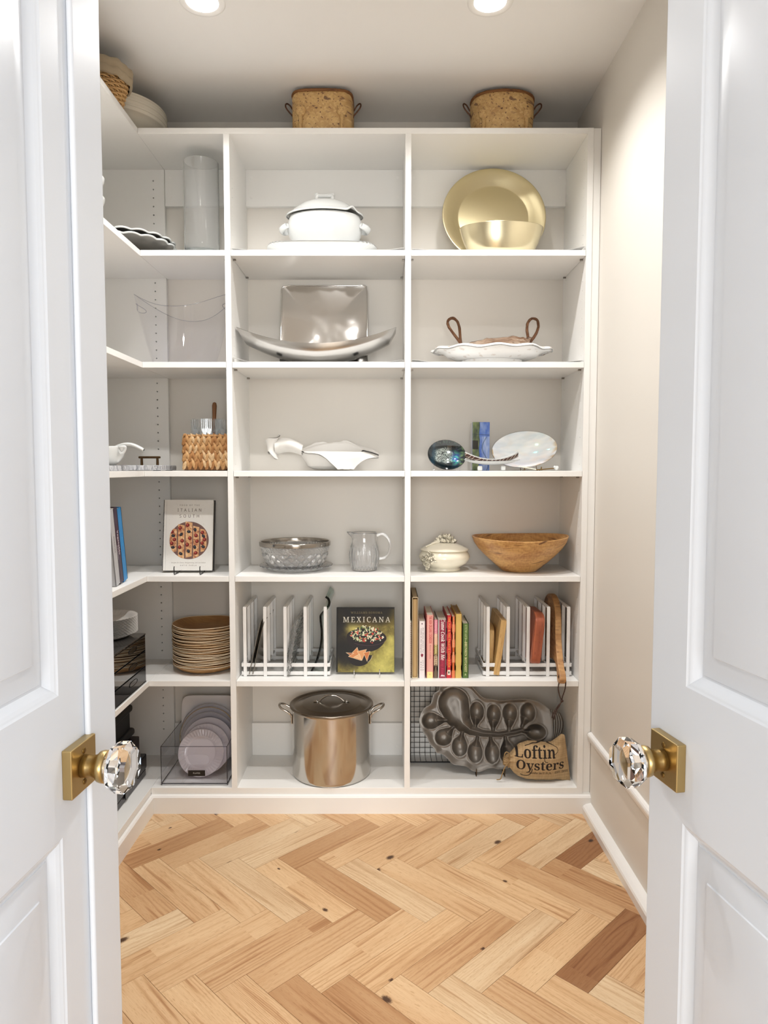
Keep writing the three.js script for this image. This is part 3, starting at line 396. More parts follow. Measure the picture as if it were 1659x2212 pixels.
// ---------- third row ----------
{ // marble board, bowl with spout, ladle
  const marble = tex(512, 128, (a, b) => { const w = fbm(a * 5, b * 2, 3, 4), v = pow(1 - abs(sin((a * 9 + w * 5) * PI)), 5), n = fbm(a * 20, b * 8, 9, 3); return mixc([206, 206, 208], [104, 106, 112], clamp(v * 0.7 + 0.2 + n * 1.1)); });
  const MB = new THREE.MeshStandardMaterial({ map: marble, roughness: 0.18 });
  const t = thing('marble_board', 'grey veined marble board with a dark bronze bar handle', 'board', [-0.885, SH.c, -0.1]);
  part(t, 'slab', buv(bx(0.225, 0.018, 0.18, 0, 0.0105, 0, 0.003), 5), MB);
  for (const [x, z] of [[-0.09, -0.07], [0.09, -0.07], [-0.09, 0.07], [0.09, 0.07]]) part(t, 'pad', bx(0.02, 0.002, 0.02, x, 0.001, z), M.rubber);
  part(t, 'bar_handle', mg([bx(0.078, 0.008, 0.01, 0.052, 0.0475, 0.03, 0.0035), ...[-0.028, 0.028].map((x) => new THREE.CylinderGeometry(0.0042, 0.0048, 0.027, 16).translate(0.052 + x, 0.0325, 0.03))]), M.bronze, 'bronze bar handle');
  const b2 = solo('marble_slab', 'second grey marble slab under the white spouted bowl, by the door', 'slab', buv(bx(0.14, 0.018, 0.16, 0, 0.009, 0, 0.003), 5), MB, [-0.95, SH.c, 0.085]);
  const c = thing('spouted_bowl', 'white ceramic bowl with an open loop handle on the marble slab', 'bowl', [-0.94, SH.c + 0.0182, 0.085]);
  part(c, 'bowl', lathe([[0, 0.002], [0.034, 0.002], [0.036, 0], [0.042, 0.001], [0.055, 0.012], [0.068, 0.03], [0.074, 0.047], [0.076, 0.06], [0.075, 0.063], [0.072, 0.062], [0.069, 0.045], [0.058, 0.022], [0.03, 0.009], [0, 0.008]], 64), M.porcelain);
  part(c, 'loop_handle', tube([[0.066, 0.06, 0.03], [0.076, 0.061, 0.036], [0.089, 0.061, 0.034], [0.089, 0.055, 0.032], [0.082, 0.042, 0.032], [0.075, 0.04, 0.032], [0.069, 0.048, 0.031]], 0.0046, 60, 10, true), M.porcelain);
  const l = thing('ladle', 'white ceramic ladle resting in the spouted bowl, handle to the right', 'ladle', [-0.94, SH.c + 0.0272, 0.085]);
  part(l, 'handle', surf(12, 30, (u, v) => { const a = u * 2 * PI, p = new THREE.CatmullRomCurve3([V(0.0, 0.012, 0), V(0.03, 0.042, 0), V(0.07, 0.06, -0.002), V(0.1, 0.06, -0.004), V(0.128, 0.048, -0.006), V(0.138, 0.042, -0.006)]).getPoint(v), r = v > 0.96 ? 0.006 : 0.0098; return [p.x + r * 0.3 * cos(a) * 0, p.y + r * 0.62 * sin(a), p.z + r * 1.2 * cos(a)]; }, 0, true), M.porcelain);
  part(l, 'scoop', lathe([[0, 0.0], [0.012, 0.002], [0.02, 0.009], [0.022, 0.016], [0.0205, 0.016], [0.018, 0.01], [0.01, 0.004], [0, 0.003]], 24).translate(-0.006, 0, 0), M.porcelain);
}
{ // braided basket, forks, wooden utensil
  const t = thing('braided_basket', 'square basket of braided water hyacinth holding clear plastic forks', 'basket', [-0.629, SH.c, -0.135]);
  const HX = 0.079, HZ = 0.075, HH = 0.122, straw = tex(128, 128, (a, b) => { const n = N(a * 40, b * 3, 2), m = fbm(a * 4, b * 6, 5, 3); return mixc(mixc([220, 190, 148], [168, 132, 92], clamp(0.4 + 0.6 * n + m)), [112, 82, 56], sst(0.3, 0.6, n)); });
  const SM = ['#ffffff', '#e3cdb0', '#c9a884', '#f3e3cc'].map((color) => new THREE.MeshStandardMaterial({ map: straw, color, roughness: 0.75 }));
  part(t, 'inner_wall', mg([bb(-HX, HX, 0.002, HH, HZ - 0.004, HZ), bb(-HX, HX, 0.002, HH, -HZ, -HZ + 0.004), bb(-HX, -HX + 0.004, 0.002, HH, -HZ, HZ), bb(HX - 0.004, HX, 0.002, HH, -HZ, HZ), bb(-HX, HX, 0.002, 0.006, -HZ, HZ)]), std('#6d4c30', 0.9));
  const st = new THREE.SphereGeometry(1, 14, 10), p = st.attributes.position; for (let i = 0; i < p.count; i++) { const y = p.getY(i); p.setX(i, p.getX(i) * (1 - 0.25 * y)); } st.scale(0.0072, 0.0225, 0.0055); st.computeVertexNormals();
  const r = rng(8);
  const side = (n, len, put) => { for (let row = 0; row < 4; row++) for (let i = 0; i < n; i++) for (const s of [-1, 1]) { const m = part(t, 'strand', st, SM[floor(r() * 4)]); put(m, ((i + 0.5 + s * 0.23) / n - 0.5) * 2 * len, 0.0236 + row * 0.0284 + (s > 0 ? 0.002 : 0), s * (0.34 + 0.12 * r()), row); } };
  side(8, HX, (m, x, y, a) => { m.position.set(x, y, HZ + 0.001); m.rotation.z = a; });
  side(7, HZ, (m, x, y, a) => { m.position.set(-HX - 0.001, y, x); m.rotation.set(0, -PI / 2, 0); m.rotateZ(a); });
  part(t, 'rim', tube([...Array(48)].map((_, i) => { const o = se(i / 48 * 2 * PI, HX + 0.001, HZ + 0.001, 7); return [o[0], HH + 0.001, o[1]]; }), 0.0045, 120, 8, true), SM[1]);
  const fork = () => { const s = new THREE.Shape(), o = []; const tine = [-0.0105, -0.0045, 0.0015, 0.0075]; o.push([-0.0035, 0], [0.0035, 0], [0.003, 0.1], [0.0065, 0.118], [0.0105, 0.128]); for (const x of tine.slice().reverse()) o.push([x + 0.003, 0.168], [x + 0.0012, 0.17], [x, 0.168], [x, x === tine[0] ? 0.128 : 0.134], ...(x === tine[0] ? [] : [[x - 0.003, 0.134]])); o.push([-0.0065, 0.118], [-0.003, 0.1]); return ext(o, 0.0016, 0.0004); };
  const fg = fork(), FM = phy({ color: '#eef0f1', roughness: 0.06, transmission: 0.9, thickness: 0, ior: 1.49 }), rr = rng(31); let f0;
  for (let k = 0; k < 16; k++) { const x = -0.629 - 0.056 + (k % 8) * 0.0155 + rr() * 0.005, z = -0.135 + 0.052 - floor(k / 8) * 0.03 - rr() * 0.008, y = SH.c + 0.012 + rr() * 0.006, L = 'clear plastic fork standing tines up in the braided basket';
    const o = f0 ? copy(f0, L, [x, y, z], (rr() - 0.5) * 0.9) : (f0 = solo('plastic_fork', L, 'fork', fg, FM, [x, y, z], 0.2, 'clear plastic forks in the braided basket')); o.rotation.z = (rr() - 0.5) * 0.1; }
  solo('wooden_utensil', 'slim wooden handle sticking up behind the plastic forks', 'utensil', lathe([[0, 0], [0.006, 0.002], [0.0065, 0.1], [0.0065, 0.16], [0.0075, 0.2], [0.0085, 0.228], [0.0065, 0.238], [0, 0.2415]], 16).rotateZ(-0.035), std('#80542f', 0.55), [-0.63, SH.c + 0.01, -0.165]);
}
{ // free-form white bowl
  const t = thing('draped_bowl', 'white free-form ceramic bowl with a draped wavy rim and curled tail', 'bowl', [-0.195, SH.c, -0.145]);
  const C = M.white;
  part(t, 'bowl', surf(180, 44, (u, v) => {
    const q = u * 2 * PI, F = -sin(q), c = cos(q), front = Math.exp(-pow(((q / PI - 1.62) / 0.14), 2)), back = Math.exp(-pow(((q / PI - 0.45) / 0.34), 2)), left = Math.exp(-pow((q / PI - 1.02) / 0.16, 2)), fl = Math.exp(-pow((q / PI - 1.3) / 0.12, 2)), right = Math.exp(-pow((min(q, 2 * PI - q) / PI) / 0.14, 2));
    const rr = 0.128 + 0.008 * sin(q * 3 + 1) + 0.03 * right - 0.008 * left + 0.004 * N(q * 3, 2), rimY = 0.064 + 0.044 * back - 0.07 * front - 0.022 * Math.exp(-pow((q / PI - 1.78) / 0.12, 2)) + 0.006 * left - 0.006 * fl - 0.02 * right + 0.005 * sin(q * 7) * (0.3 + back) + 0.006 * N(q * 5, 7) * (0.3 + back), z = 0.74;
    const P = [[0, 0.006], [0.06, 0.004], [0.085, 0.016], [0.104, 0.05 + 0.02 * back], [0.112 + 0.004 * front, 0.064 + 0.036 * back], [mix(0.122, rr, 0.5) + 0.006 * front, mix(0.064 + 0.036 * back, rimY, 0.45) + 0.012 * front], [rr + 0.012 * front, rimY + 0.002]], k = v * 6, i = min(5, floor(k)), w0 = k - i, w = w0 * w0 * (3 - 2 * w0) * 0.4 + w0 * 0.6, r = mix(P[i][0], P[i + 1][0], w), y = mix(P[i][1], P[i + 1][1], w);
    return [c * r * (1 + 0.06 * (c > 0 ? 1 : 0)), max(0.004, y), -sin(q) * r * z];
  }, 0.0055, true), C);
  part(t, 'curled_tail', mg([surf(40, 16, (u, v) => { const a = (v - 0.5) * 2, x = mix(-0.1, -0.2, u), y = 0.074 + 0.012 * sin(u * PI) + 0.03 * a * (0.5 + 0.35 * u) + 0.012 * u; return [x, y, 0.028 + 0.024 * (1 - a * a) - 0.012 * u + 0.006 * sin(u * 6)]; }, 0.005), surf(24, 16, (u, v) => { const q = u * PI * 1.35 - 0.5, a = (v - 0.5) * 2, r = 0.014 + 0.006 * a * a + 0.003 * a; return [-0.213 - r * cos(q) * 1.15 + 0.006 * a * a, 0.086 + 0.03 * a + 0.006 * sin(q * 2) - 0.01 * cos(q) * a, 0.022 + r * sin(q) * 1.3]; }, 0.005)]), C);
}
{ // shells and vase
  const nac = (seed, f) => tex(256, 256, (a, b) => f(a, b, seed));
  const abal = nac(3, (a, b) => { const u = (a - 0.5) * 2, v = (b - 0.5) * 2, w = fbm(u * 3, v * 3, 2, 4), r = sqrt((u + 0.1) * (u + 0.1) + v * v), cr = 1 - abs(N(u * 7 + w, v * 7, 1)) * 2.4, cr2 = 1 - abs(N(u * 13, v * 13 + w, 6)) * 2.4; let c = mixc([6, 9, 11], [16, 34, 40], clamp(0.5 + w)); const k = sst(0.72, 0.42, r + 0.25 * w) * clamp(max(cr, cr2)); c = mixc(c, [206, 216, 208], pow(k, 2.4)); const ir = Math.exp(-pow((u - 0.52 + 0.1 * N(v * 4, 2)) / 0.2, 2) - pow((v + 0.1) / 0.45, 2)); c = mixc(c, mixc([90, 210, 196], [60, 100, 190], clamp(0.5 + 2.4 * N(u * 6, v * 5, 3))), ir * 0.95); c = mixc(c, [120, 150, 90], 0.7 * Math.exp(-pow((u - 0.8) / 0.1, 2)) * clamp(0.5 + 2 * N(u * 4, v * 6, 9))); const l = Math.exp(-pow((u + 0.68) / 0.14, 2)); c = mixc(c, [30, 90, 120], l * 0.45); const top = sst(0.55, 0.8, v) * clamp(0.4 + 2 * N(u * 9, v * 9, 8)); c = mixc(c, [78, 104, 84], top * 0.6); return c; });
  const e = thing('plate_stand', 'small clear acrylic stand holding the dark abalone shell', 'stand', [0.224, SH.c, -0.115]);
  part(e, 'base', mg([bx(0.07, 0.004, 0.012, 0, 0.002, 0.03, 0.001), ...[-1, 1].map((s) => bx(0.007, 0.006, 0.075, s * 0.045, 0.003, 0, 0.001)), ...[-1, 1].map((s) => rod([s * 0.045, 0.004, -0.01], [s * 0.03, 0.06, -0.036], 0.003)), ...[-1, 1].map((s) => rod([s * 0.046, 0.004, 0.034], [s * 0.05, 0.026, 0.036], 0.0028))]), M.acrylic);
  const s = thing('abalone_shell', 'dark iridescent abalone shell standing on the shelf left of the square vase', 'shell', [0.224, SH.c + 0.057, -0.1]);
  const dish = (a, b, d, ex) => surf(96, 20, (u, v) => { const q = u * 2 * PI, w = 1 + ex(q), r = v; return [cos(q) * a * r * w, sin(q) * b * r * w, -d * (1 - pow(r, 2.2))]; }, 0.003, true);
  const polarUV = (g, a, b) => { const P = g.attributes.position, uv = g.attributes.uv; for (let i = 0; i < P.count; i++) uv.setXY(i, 0.5 + P.getX(i) / (2 * a), 0.5 + P.getY(i) / (2 * b)); return g; };
  part(s, 'shell', polarUV(dish(0.068, 0.0565, 0.026, (q) => 0.03 * cos(q - 0.4) + 0.02 * cos(2 * q)), 0.07, 0.058).rotateX(-0.25).rotateZ(-0.12), phy({ map: abal, roughness: 0.12, clearcoat: 1 }));
  const vt = tex(256, 512, (a, b) => { const y = 1 - b, w = fbm(a * 3, y * 5, 4, 4), n = fbm(a * 9, y * 3, 8, 3); let c = a < 0.4 + 0.06 * w ? mixc([118, 132, 84], [52, 66, 52], clamp(0.45 + w * 1.6)) : mixc([62, 96, 176], [128, 150, 196], clamp(0.4 + w * 1.5)); if (y > 0.38 && y < 0.56 && a < 0.34) c = mixc(c, [12, 14, 12], 0.9); if (y > 0.3 && a > 0.55) c = mixc(c, [166, 178, 206], 0.55 + n); const line = sst(0.03, 0.0, abs(a - 0.4 - 0.02 * sin(y * 20))) + sst(0.012, 0.0, abs(y - 0.25 - 0.02 * a)) * 0.7 + sst(0.05, 0, abs(a - 0.75 - 0.18 * sin(y * 9))) * (y > 0.3 ? 0.6 : 0); return mixc(c, [34, 52, 58], clamp(line) * 0.8); });
  const v = solo('square_vase', 'tall narrow square vase glazed in green and blue streaks', 'vase', buv(mg([bb(-0.032, 0.032, 0, 0.177, 0.026, 0.031, 0.002), bb(-0.032, 0.032, 0, 0.177, -0.031, -0.026, 0.002), bb(-0.032, -0.027, 0, 0.177, -0.03, 0.03, 0.002), bb(0.027, 0.032, 0, 0.177, -0.03, 0.03, 0.002), bb(-0.03, 0.03, 0, 0.006, -0.03, 0.03)]), 1), phy({ map: vt, roughness: 0.12, clearcoat: 1 }), [0.354, SH.c, -0.175], 0);
  { const q = v.geometry.attributes.uv, P = v.geometry.attributes.position; for (let i = 0; i < q.count; i++) q.setXY(i, q.getX(i) / 0.064 + 0.5, P.getY(i) / 0.177); }
  const pt = nac(5, (a, b) => { const u = (a - 0.5) * 2, w = (b - 0.5) * 2, n = fbm(u * 2, w * 4, 3, 3), rim = sst(0.8, 1, sqrt(u * u + w * w)); let c = mixc([244, 243, 242], [222, 226, 230], clamp(0.5 + n * 1.6)); c = mixc(c, [240, 226, 214], clamp(N(u * 3, w * 3, 6) * 0.8)); return mixc(c, [206, 178, 138], rim * clamp(0.1 + u * 0.9 - w * 0.6) * clamp(0.6 + 2 * N(u * 6, w * 6, 2))); });
  const ps = thing('pearl_shell', 'large white mother-of-pearl shell dish propped upright', 'shell', [0.519, SH.c + 0.0805, -0.15]);
  part(ps, 'shell', polarUV(dish(0.118, 0.072, 0.034, (q) => 0.05 * cos(q + 2.6) + 0.03 * cos(2 * q + 0.6)), 0.12, 0.076).rotateZ(0.14).rotateX(-0.3), phy({ map: pt, roughness: 0.14, clearcoat: 0.6, iridescence: 0.4 }));
  const pst = solo('plate_stand', 'fine wire stand under the white pearl shell', 'stand', mg([tube([[-0.03, 0.001, 0.06], [-0.03, 0.014, 0.058], [-0.03, 0.0035, 0.04], [-0.03, 0.003, -0.02], [-0.02, 0.07, -0.05], [0.02, 0.07, -0.05], [0.03, 0.003, -0.02], [0.03, 0.0035, 0.04], [0.03, 0.014, 0.058], [0.03, 0.001, 0.06]], 0.0012, 100, 6)]), M.brassDark, [0.535, SH.c, -0.15]);
  // little boat dish, leaf dish, feet
  const tile = tex(256, 64, (a, b) => { const k = a * 13 + 0.4 * sin(b * 4) + N(a * 9, 2) * 0.5, f = k - floor(k), g = f < 0.1 || f > 0.93 || abs(b - 0.5 - 0.2 * N(floor(k) * 3.1, 4)) < 0.04; const n = fbm(a * 30, b * 8, 2, 2); return g ? [214, 200, 184] : mixc([60, 34, 28], [104, 66, 52], clamp(0.4 + n)); });
  const ld = thing('shell_dish', 'long white shell dish on cube feet carrying the dark-lined boat', 'dish', [0.384, SH.c, -0.075]);
  part(ld, 'dish', surf(72, 16, (u, vv) => { const q = u * 2 * PI, w = pow(abs(sin(q)), 1.25) * Math.sign(sin(q)); return [cos(q) * 0.1 * vv, 0.02 + 0.012 * pow(vv, 2) + 0.006 * pow(abs(cos(q)) * vv, 3), -w * 0.04 * vv]; }, 0.003, true), M.porcelain);
  for (const x of [-0.044, 0.038]) part(ld, 'foot', bx(0.017, 0.018, 0.017, x, 0.009, 0.012, 0.005), M.porcelain);
  const bd = thing('boat_dish', 'little crescent dish lined with dark shell tiles', 'dish', [0.384, SH.c + 0.0235, -0.085]);
  const bh = (s, p, k) => { const w = 0.034 * sqrt(max(0, 1 - s * s * 0.98)), yr = 0.018 + 0.026 * s * s; return [s * 0.095, yr - (yr - 0.002 - 0.024 * s * s) * pow(sin(p), 0.8), -w * cos(p)]; };
  part(bd, 'shell', surf(50, 20, (u, vv) => bh(u * 2 - 1, vv * PI), 0.0022), M.porcelain);
  part(bd, 'tile_lining', surf(50, 20, (u, vv) => { const p = bh(u * 2 - 1, PI * 0.52 + vv * (PI * 0.44)); return [p[0], p[1] - 0.0004, p[2] + 0.0012]; }), new THREE.MeshStandardMaterial({ map: tile, roughness: 0.2 }), 'dark brown tile lining');
  const kn = thing('spreader', 'small spreader with a pale blade and white ball ends', 'spreader', [0.55, SH.c, -0.055], 0.06);
  part(kn, 'blade', surf(24, 10, (u, vv) => { const x = -0.075 + u * 0.062, w = 0.0075 * sin(PI * clamp(u * 0.92 + 0.06)) + 0.001; return [x, 0.014 - 0.012 * u + 0.003 * sin(vv * PI), (vv - 0.5) * 2 * w]; }, 0.0014), M.cream);
  part(kn, 'handle', rod([-0.014, 0.0025, 0], [0.055, 0.009, 0], 0.0018), M.brassDark);
  part(kn, 'knob', mg([cap(0.0075, 0.06, 0.0095, 0), cap(0.005, 0.054, 0.013, 0.003), cap(0.0055, 0.064, 0.012, -0.003)]), M.porcelain);
}
// ---------- fourth row ----------
const pageEdge = std('#e9dfcc', 0.85);
const text = (x, s, px, py, font, color, align = 'center', sp = 0) => { x.font = font; x.fillStyle = color; x.textAlign = align; x.textBaseline = 'middle'; if (!sp) return x.fillText(s, px, py); let w = 0; for (const c of s) w += x.measureText(c).width + sp; let q = align === 'center' ? px - (w - sp) / 2 : px; x.textAlign = 'left'; for (const c of s) { x.fillText(c, q, py); q += x.measureText(c).width + sp; } };
// print only on one face of a box, its border colour on the others
const faceUV = (g, f) => { const u = g.attributes.uv; for (let i = 0; i < 24; i++) if (floor(i / 4) !== f) u.setXY(i, 0.004, 0.5); return g; };
// a book facing the room: cover plate in front, pages, back board
function facingBook(name, label, cover, w, h, d, pos, tilt, back) {
  const t = thing(name, label, 'book', pos); t.rotation.x = -tilt;
  part(t, 'front_cover', faceUV(bx(w, h, 0.003, 0, h / 2, -0.0015, 0), 4), new THREE.MeshStandardMaterial({ map: cover, roughness: 0.6 }));
  part(t, 'pages', bx(w - 0.008, h - 0.006, d - 0.007, 0.001, h / 2, -d / 2), pageEdge);
  part(t, 'back_cover', mg([bx(w + 0.002, h + 0.001, 0.003, 0.001, h / 2, -d + 0.0015), bx(0.003, h, d, -w / 2 + 0.001, h / 2, -d / 2)]), back);
  return t;
}
function easel(label, pos, half, depth, tilt, h, mat = M.blackMetal) {
  const t = thing('plate_easel', label, 'easel', pos), r = 0.0017;
  for (const s of [-1, 1]) part(t, 'leg', mg([tube([[s * half, 0.03, depth - 0.004], [s * half, 0.026, depth], [s * half, 0.012, depth - 0.001], [s * half, 0.003, depth - 0.002], [s * half, 0.002, depth - 0.012], [s * half * 0.98, 0.006, -0.02], [s * half * 0.95, 0.012, -0.03]], r, 50, 6), rod([s * half * 0.95, 0.012, -0.03], [s * half * 0.5, h, -0.03 - h * Math.tan(tilt)], r, 6), rod([s * half * 0.5, h, -0.03 - h * Math.tan(tilt)], [s * half, 0.002, -0.075 - h * Math.tan(tilt) * 0.6], r, 6)]), mat);
  part(t, 'cross_wire', rod([-half * 0.5, h, -0.03 - h * Math.tan(tilt)], [half * 0.5, h, -0.03 - h * Math.tan(tilt)], r, 6), mat);
  return t;
}
{
  const cov = canvas(512, 720, (x, w, h) => {
    const r = rng(4); x.fillStyle = '#e9e6e0'; x.fillRect(0, 0, w, h);
    for (let i = 0; i < 260; i++) { x.strokeStyle = `rgba(${150 + r() * 40},${145 + r() * 40},${138 + r() * 40},${0.1 + r() * 0.25})`; const a = r() * w, b = r() * h; x.beginPath(); x.moveTo(a, b); x.lineTo(a + (r() - 0.5) * 26, b + (r() - 0.5) * 20); x.lineWidth = 1 + r() * 2.5; x.stroke(); }
    x.strokeStyle = 'rgba(150,146,140,.7)'; x.lineWidth = 2; x.beginPath(); x.moveTo(30, 0); x.lineTo(30, h); x.stroke();
    text(x, 'FOOD OF THE', w * 0.52, 56, '22px sans-serif', '#7d7168', 'center', 7); text(x, 'ITALIAN', w * 0.52, 104, '44px sans-serif', '#5d5048', 'center', 15); text(x, 'SOUTH', w * 0.52, 166, '44px sans-serif', '#5d5048', 'center', 17);
    x.save(); x.beginPath(); x.ellipse(w * 0.525, h * 0.575, w * 0.395, h * 0.265, 0, 0, 7); x.fillStyle = 'rgba(80,40,34,.75)'; x.fill(); x.restore();
    const strips = [[0.13, 0.275, 0.4, 0.73], [0.295, 0.43, 0.345, 0.835], [0.445, 0.585, 0.305, 0.8], [0.6, 0.725, 0.37, 0.82], [0.745, 0.875, 0.41, 0.72]];
    for (const [a, b, c, d] of strips) {
      x.save(); x.beginPath(); x.ellipse(w * 0.51, h * 0.57, w * 0.385, h * 0.27, 0, 0, 7); x.clip(); x.beginPath(); x.moveTo(w * a, h * c); x.lineTo(w * b, h * (c + 0.02)); x.lineTo(w * b, h * d); x.lineTo(w * (a + 0.015), h * (d + 0.02)); x.closePath(); x.clip();
      x.fillStyle = '#dfae7c'; x.fillRect(0, 0, w, h);
      for (let i = 0; i < 60; i++) { x.fillStyle = ['rgba(240,205,160,.7)', 'rgba(190,120,80,.5)', 'rgba(160,80,56,.5)'][i % 3]; x.beginPath(); x.ellipse(w * (a + r() * (b - a)), h * (c + r() * (d - c)), 5 + r() * 14, 4 + r() * 10, r() * 3, 0, 7); x.fill(); }
      const n = 5; for (let i = 0; i < n; i++) { const px = w * (a + 0.02 + (b - a - 0.04) * (0.25 + 0.5 * ((i * 7) % 3) / 2)), py = h * (c + 0.055 + (d - c - 0.09) * i / (n - 0.6)), ol = (i + floor(a * 20)) % 3 === 0; x.fillStyle = ol ? '#23222a' : '#6e1a16'; x.beginPath(); x.ellipse(px, py, ol ? 15 : 19, ol ? 20 : 19, r() * 3, 0, 7); x.fill(); x.fillStyle = ol ? 'rgba(90,90,105,.8)' : '#b8463a'; x.beginPath(); x.ellipse(px - 3, py - 4, ol ? 5 : 11, ol ? 8 : 10, r() * 3, 0, 7); x.fill(); if (!ol) { x.fillStyle = 'rgba(235,190,170,.8)'; x.beginPath(); x.ellipse(px - 6, py - 7, 3, 2, 1, 0, 7); x.fill(); } }
      x.restore();
    }
    text(x, 'Recipes for Classic, Disappearing, and Lost Dishes', w * 0.52, 640, 'italic 15px serif', '#8d847b'); text(x, 'KATIE PARLA', w * 0.52, 668, '19px sans-serif', '#7d7168', 'center', 6);
  });
  const p = [-0.7085, SH.d + 0.0085, -0.078];
  facingBook('cookbook', 'pale cookbook with sliced pizza on its cover, propped on a wire easel', cov, 0.1795, 0.2555, 0.026, p, rad(8.5), std('#2b2523', 0.5));
  easel('black wire easel under the pale pizza cookbook', [-0.694, SH.d, -0.078], 0.0455, 0.055, rad(8.5), 0.14);
}
{ // three books standing on the left shelves
  const sp = (bg, fg, a, b) => canvas(96, 512, (x, w, h) => { x.fillStyle = bg; x.fillRect(0, 0, w, h); x.save(); x.translate(w / 2, h * 0.46); x.rotate(PI / 2); text(x, a, 0, -10, 'bold 34px serif', fg); if (b) text(x, b, 60, 26, '20px sans-serif', fg); x.restore(); });
  const side = (label, z, th, h, dep, spine, cover, lean, dx) => {
    const t = thing('book', label, 'book', [-0.862 + dx, SH.d + 0.0045, z], 0, 'books on the left shelves'); t.rotation.x = lean;
    part(t, 'spine', faceUV(bx(0.003, h, th, -0.0015, h / 2, 0), 0), new THREE.MeshStandardMaterial({ map: spine, roughness: 0.35 })); part(t, 'cover', mg([bx(dep, h, 0.0028, -dep / 2, h / 2, -th / 2 + 0.0014), bx(dep, h, 0.0028, -dep / 2, h / 2, th / 2 - 0.0014)]), cover);
    part(t, 'pages', bx(dep - 0.006, h - 0.008, th - 0.006, -dep / 2, h / 2, 0), pageEdge);
  };
  side('bright blue book standing at the end of the row on the left shelves', 0.12, 0.04, 0.247, 0.19, sp('#1e86c8', '#2b9ad8', 'fish', ''), std('#1c82c4', 0.35), 0.2, 0.004);
  side('dark plum book with white spine lettering beside the bright blue book', 0.164, 0.036, 0.25, 0.19, sp('#34203a', '#e9e3ea', 'Vegetable', 'the recipes'), std('#2e1c34', 0.4), 0.2, 0.008);
  side('silver grey book nearest the left door on the left shelves', 0.207, 0.038, 0.246, 0.2, sp('#b9b9bc', '#6c6c72', 'menus', ''), std('#b0b0b3', 0.4), 0.2, 0.012);
}
{ // crystal bowl on its plate, pitcher
  const c = [-0.33, SH.d, -0.166];
  const pl = solo('crystal_plate', 'scalloped cut crystal plate under the silver-rimmed bowl', 'plate', surf(180, 14, (u, v) => { const q = u * 2 * PI, P = [[0, 0.003], [0.085, 0.003], [0.1, 0.006], [0.12, 0.014], [0.134, 0.0185]], k = v * 4, i = min(3, floor(k)), w = k - i, r = mix(P[i][0], P[i + 1][0], w), e = sst(0.09, 0.13, r); return [cos(q) * (r + 0.002 * e * abs(sin(q * 15))), mix(P[i][1], P[i + 1][1], w) + 0.0022 * e * abs(sin(q * 15)) + 0.0008 * e * sin(q * 60), -sin(q) * (r + 0.002 * e * abs(sin(q * 15)))]; }, 0.0035, true), M.crystal, [c[0] + 0.003, c[1] - 0.0025, c[2]]);
  const t = thing('crystal_bowl', 'cut crystal bowl with a polished silver rim band', 'bowl', [c[0], c[1] + 0.005, c[2]]);
  const cut = (q, y) => { const d = abs(sin(q * 10 + y * 95)), e = abs(sin(q * 10 - y * 95)); return y < 0.062 ? 0.0058 * min(d, e) + 0.0014 * abs(sin(q * 40 + y * 380)) * abs(sin(q * 40 - y * 380)) * sst(0.3, 0.7, min(d, e)) : 0.0034 * abs(sin(q * 30 * (1 + (y - 0.062) * 2))) * sst(0.062, 0.068, y) * sst(0.089, 0.08, y); };
  const pr = (y) => 0.085 + 0.044 * pow(clamp((y - 0.004) / 0.085), 0.55);
  part(t, 'cut_bowl', surf(720, 70, (u, v) => { const q = u * 2 * PI; if (v < 0.15) { const r = v / 0.15 * 0.085; return [cos(q) * r, 0.0035 + 0.0008 * sin(q * 24) * v * 4, -sin(q) * r]; } if (v < 0.62) { const y = 0.004 + (v - 0.15) / 0.47 * 0.085, r = pr(y) + cut(q, y) - 0.0014; return [cos(q) * r, y, -sin(q) * r]; } const w = (v - 0.62) / 0.38, y = 0.089 - w * 0.078, r = w > 0.93 ? (1 - w) / 0.07 * 0.078 : (pr(y) - 0.0055); return [cos(q) * r, max(y, 0.0105), -sin(q) * r]; }, 0, true), M.crystal);
  part(t, 'silver_rim', lathe([[0.1265, 0.088], [0.1308, 0.086], [0.1318, 0.088], [0.132, 0.099], [0.1305, 0.1025], [0.127, 0.1025], [0.1255, 0.1], [0.1235, 0.087], [0.1265, 0.088]], 96), std('#a9a39b', 0.16, 1), 'polished silver rim band');
  const p = thing('glass_pitcher', 'clear ribbed glass pitcher with a looped handle beside the crystal bowl', 'pitcher', [-0.073, SH.d, -0.145]);
  const rib = (q, y) => 0.003 * abs(sin(q * 13)) * sst(0.004, 0.02, y) * sst(0.1, 0.07, y);
  const O = [[0.04, 0.0], [0.0455, 0.004], [0.0475, 0.012], [0.052, 0.035], [0.0535, 0.058], [0.051, 0.085], [0.0465, 0.108], [0.0452, 0.124], [0.0465, 0.14]];
  part(p, 'jug', surf(180, 44, (u, v) => { const q = u * 2 * PI; let r, y; const sp = (pts, w) => { const k = w * (pts.length - 1), i = min(pts.length - 2, floor(k)), e = k - i; return [mix(pts[i][0], pts[i + 1][0], e), mix(pts[i][1], pts[i + 1][1], e)]; };
    if (v < 0.08) { r = v / 0.08 * 0.04; y = 0.0025; } else if (v < 0.55) { [r, y] = sp(O, (v - 0.08) / 0.47); r += rib(q, y); } else if (v < 0.6) { r = 0.0465 - (v - 0.55) / 0.05 * 0.004; y = 0.141; } else if (v < 0.94) { [r, y] = sp(O.slice(1).reverse(), (v - 0.6) / 0.34); r -= 0.0042; y = max(y, 0.011); } else { r = 0.041 * (1 - (v - 0.94) / 0.06); y = 0.0105; }
    const sp2 = Math.exp(-pow((q - PI) / 0.24, 2)) * sst(0.118, 0.141, y) * 0.018; return [cos(q) * (r + sp2), y + sp2 * 0.12, -sin(q) * r]; }, 0, true), M.crystal);
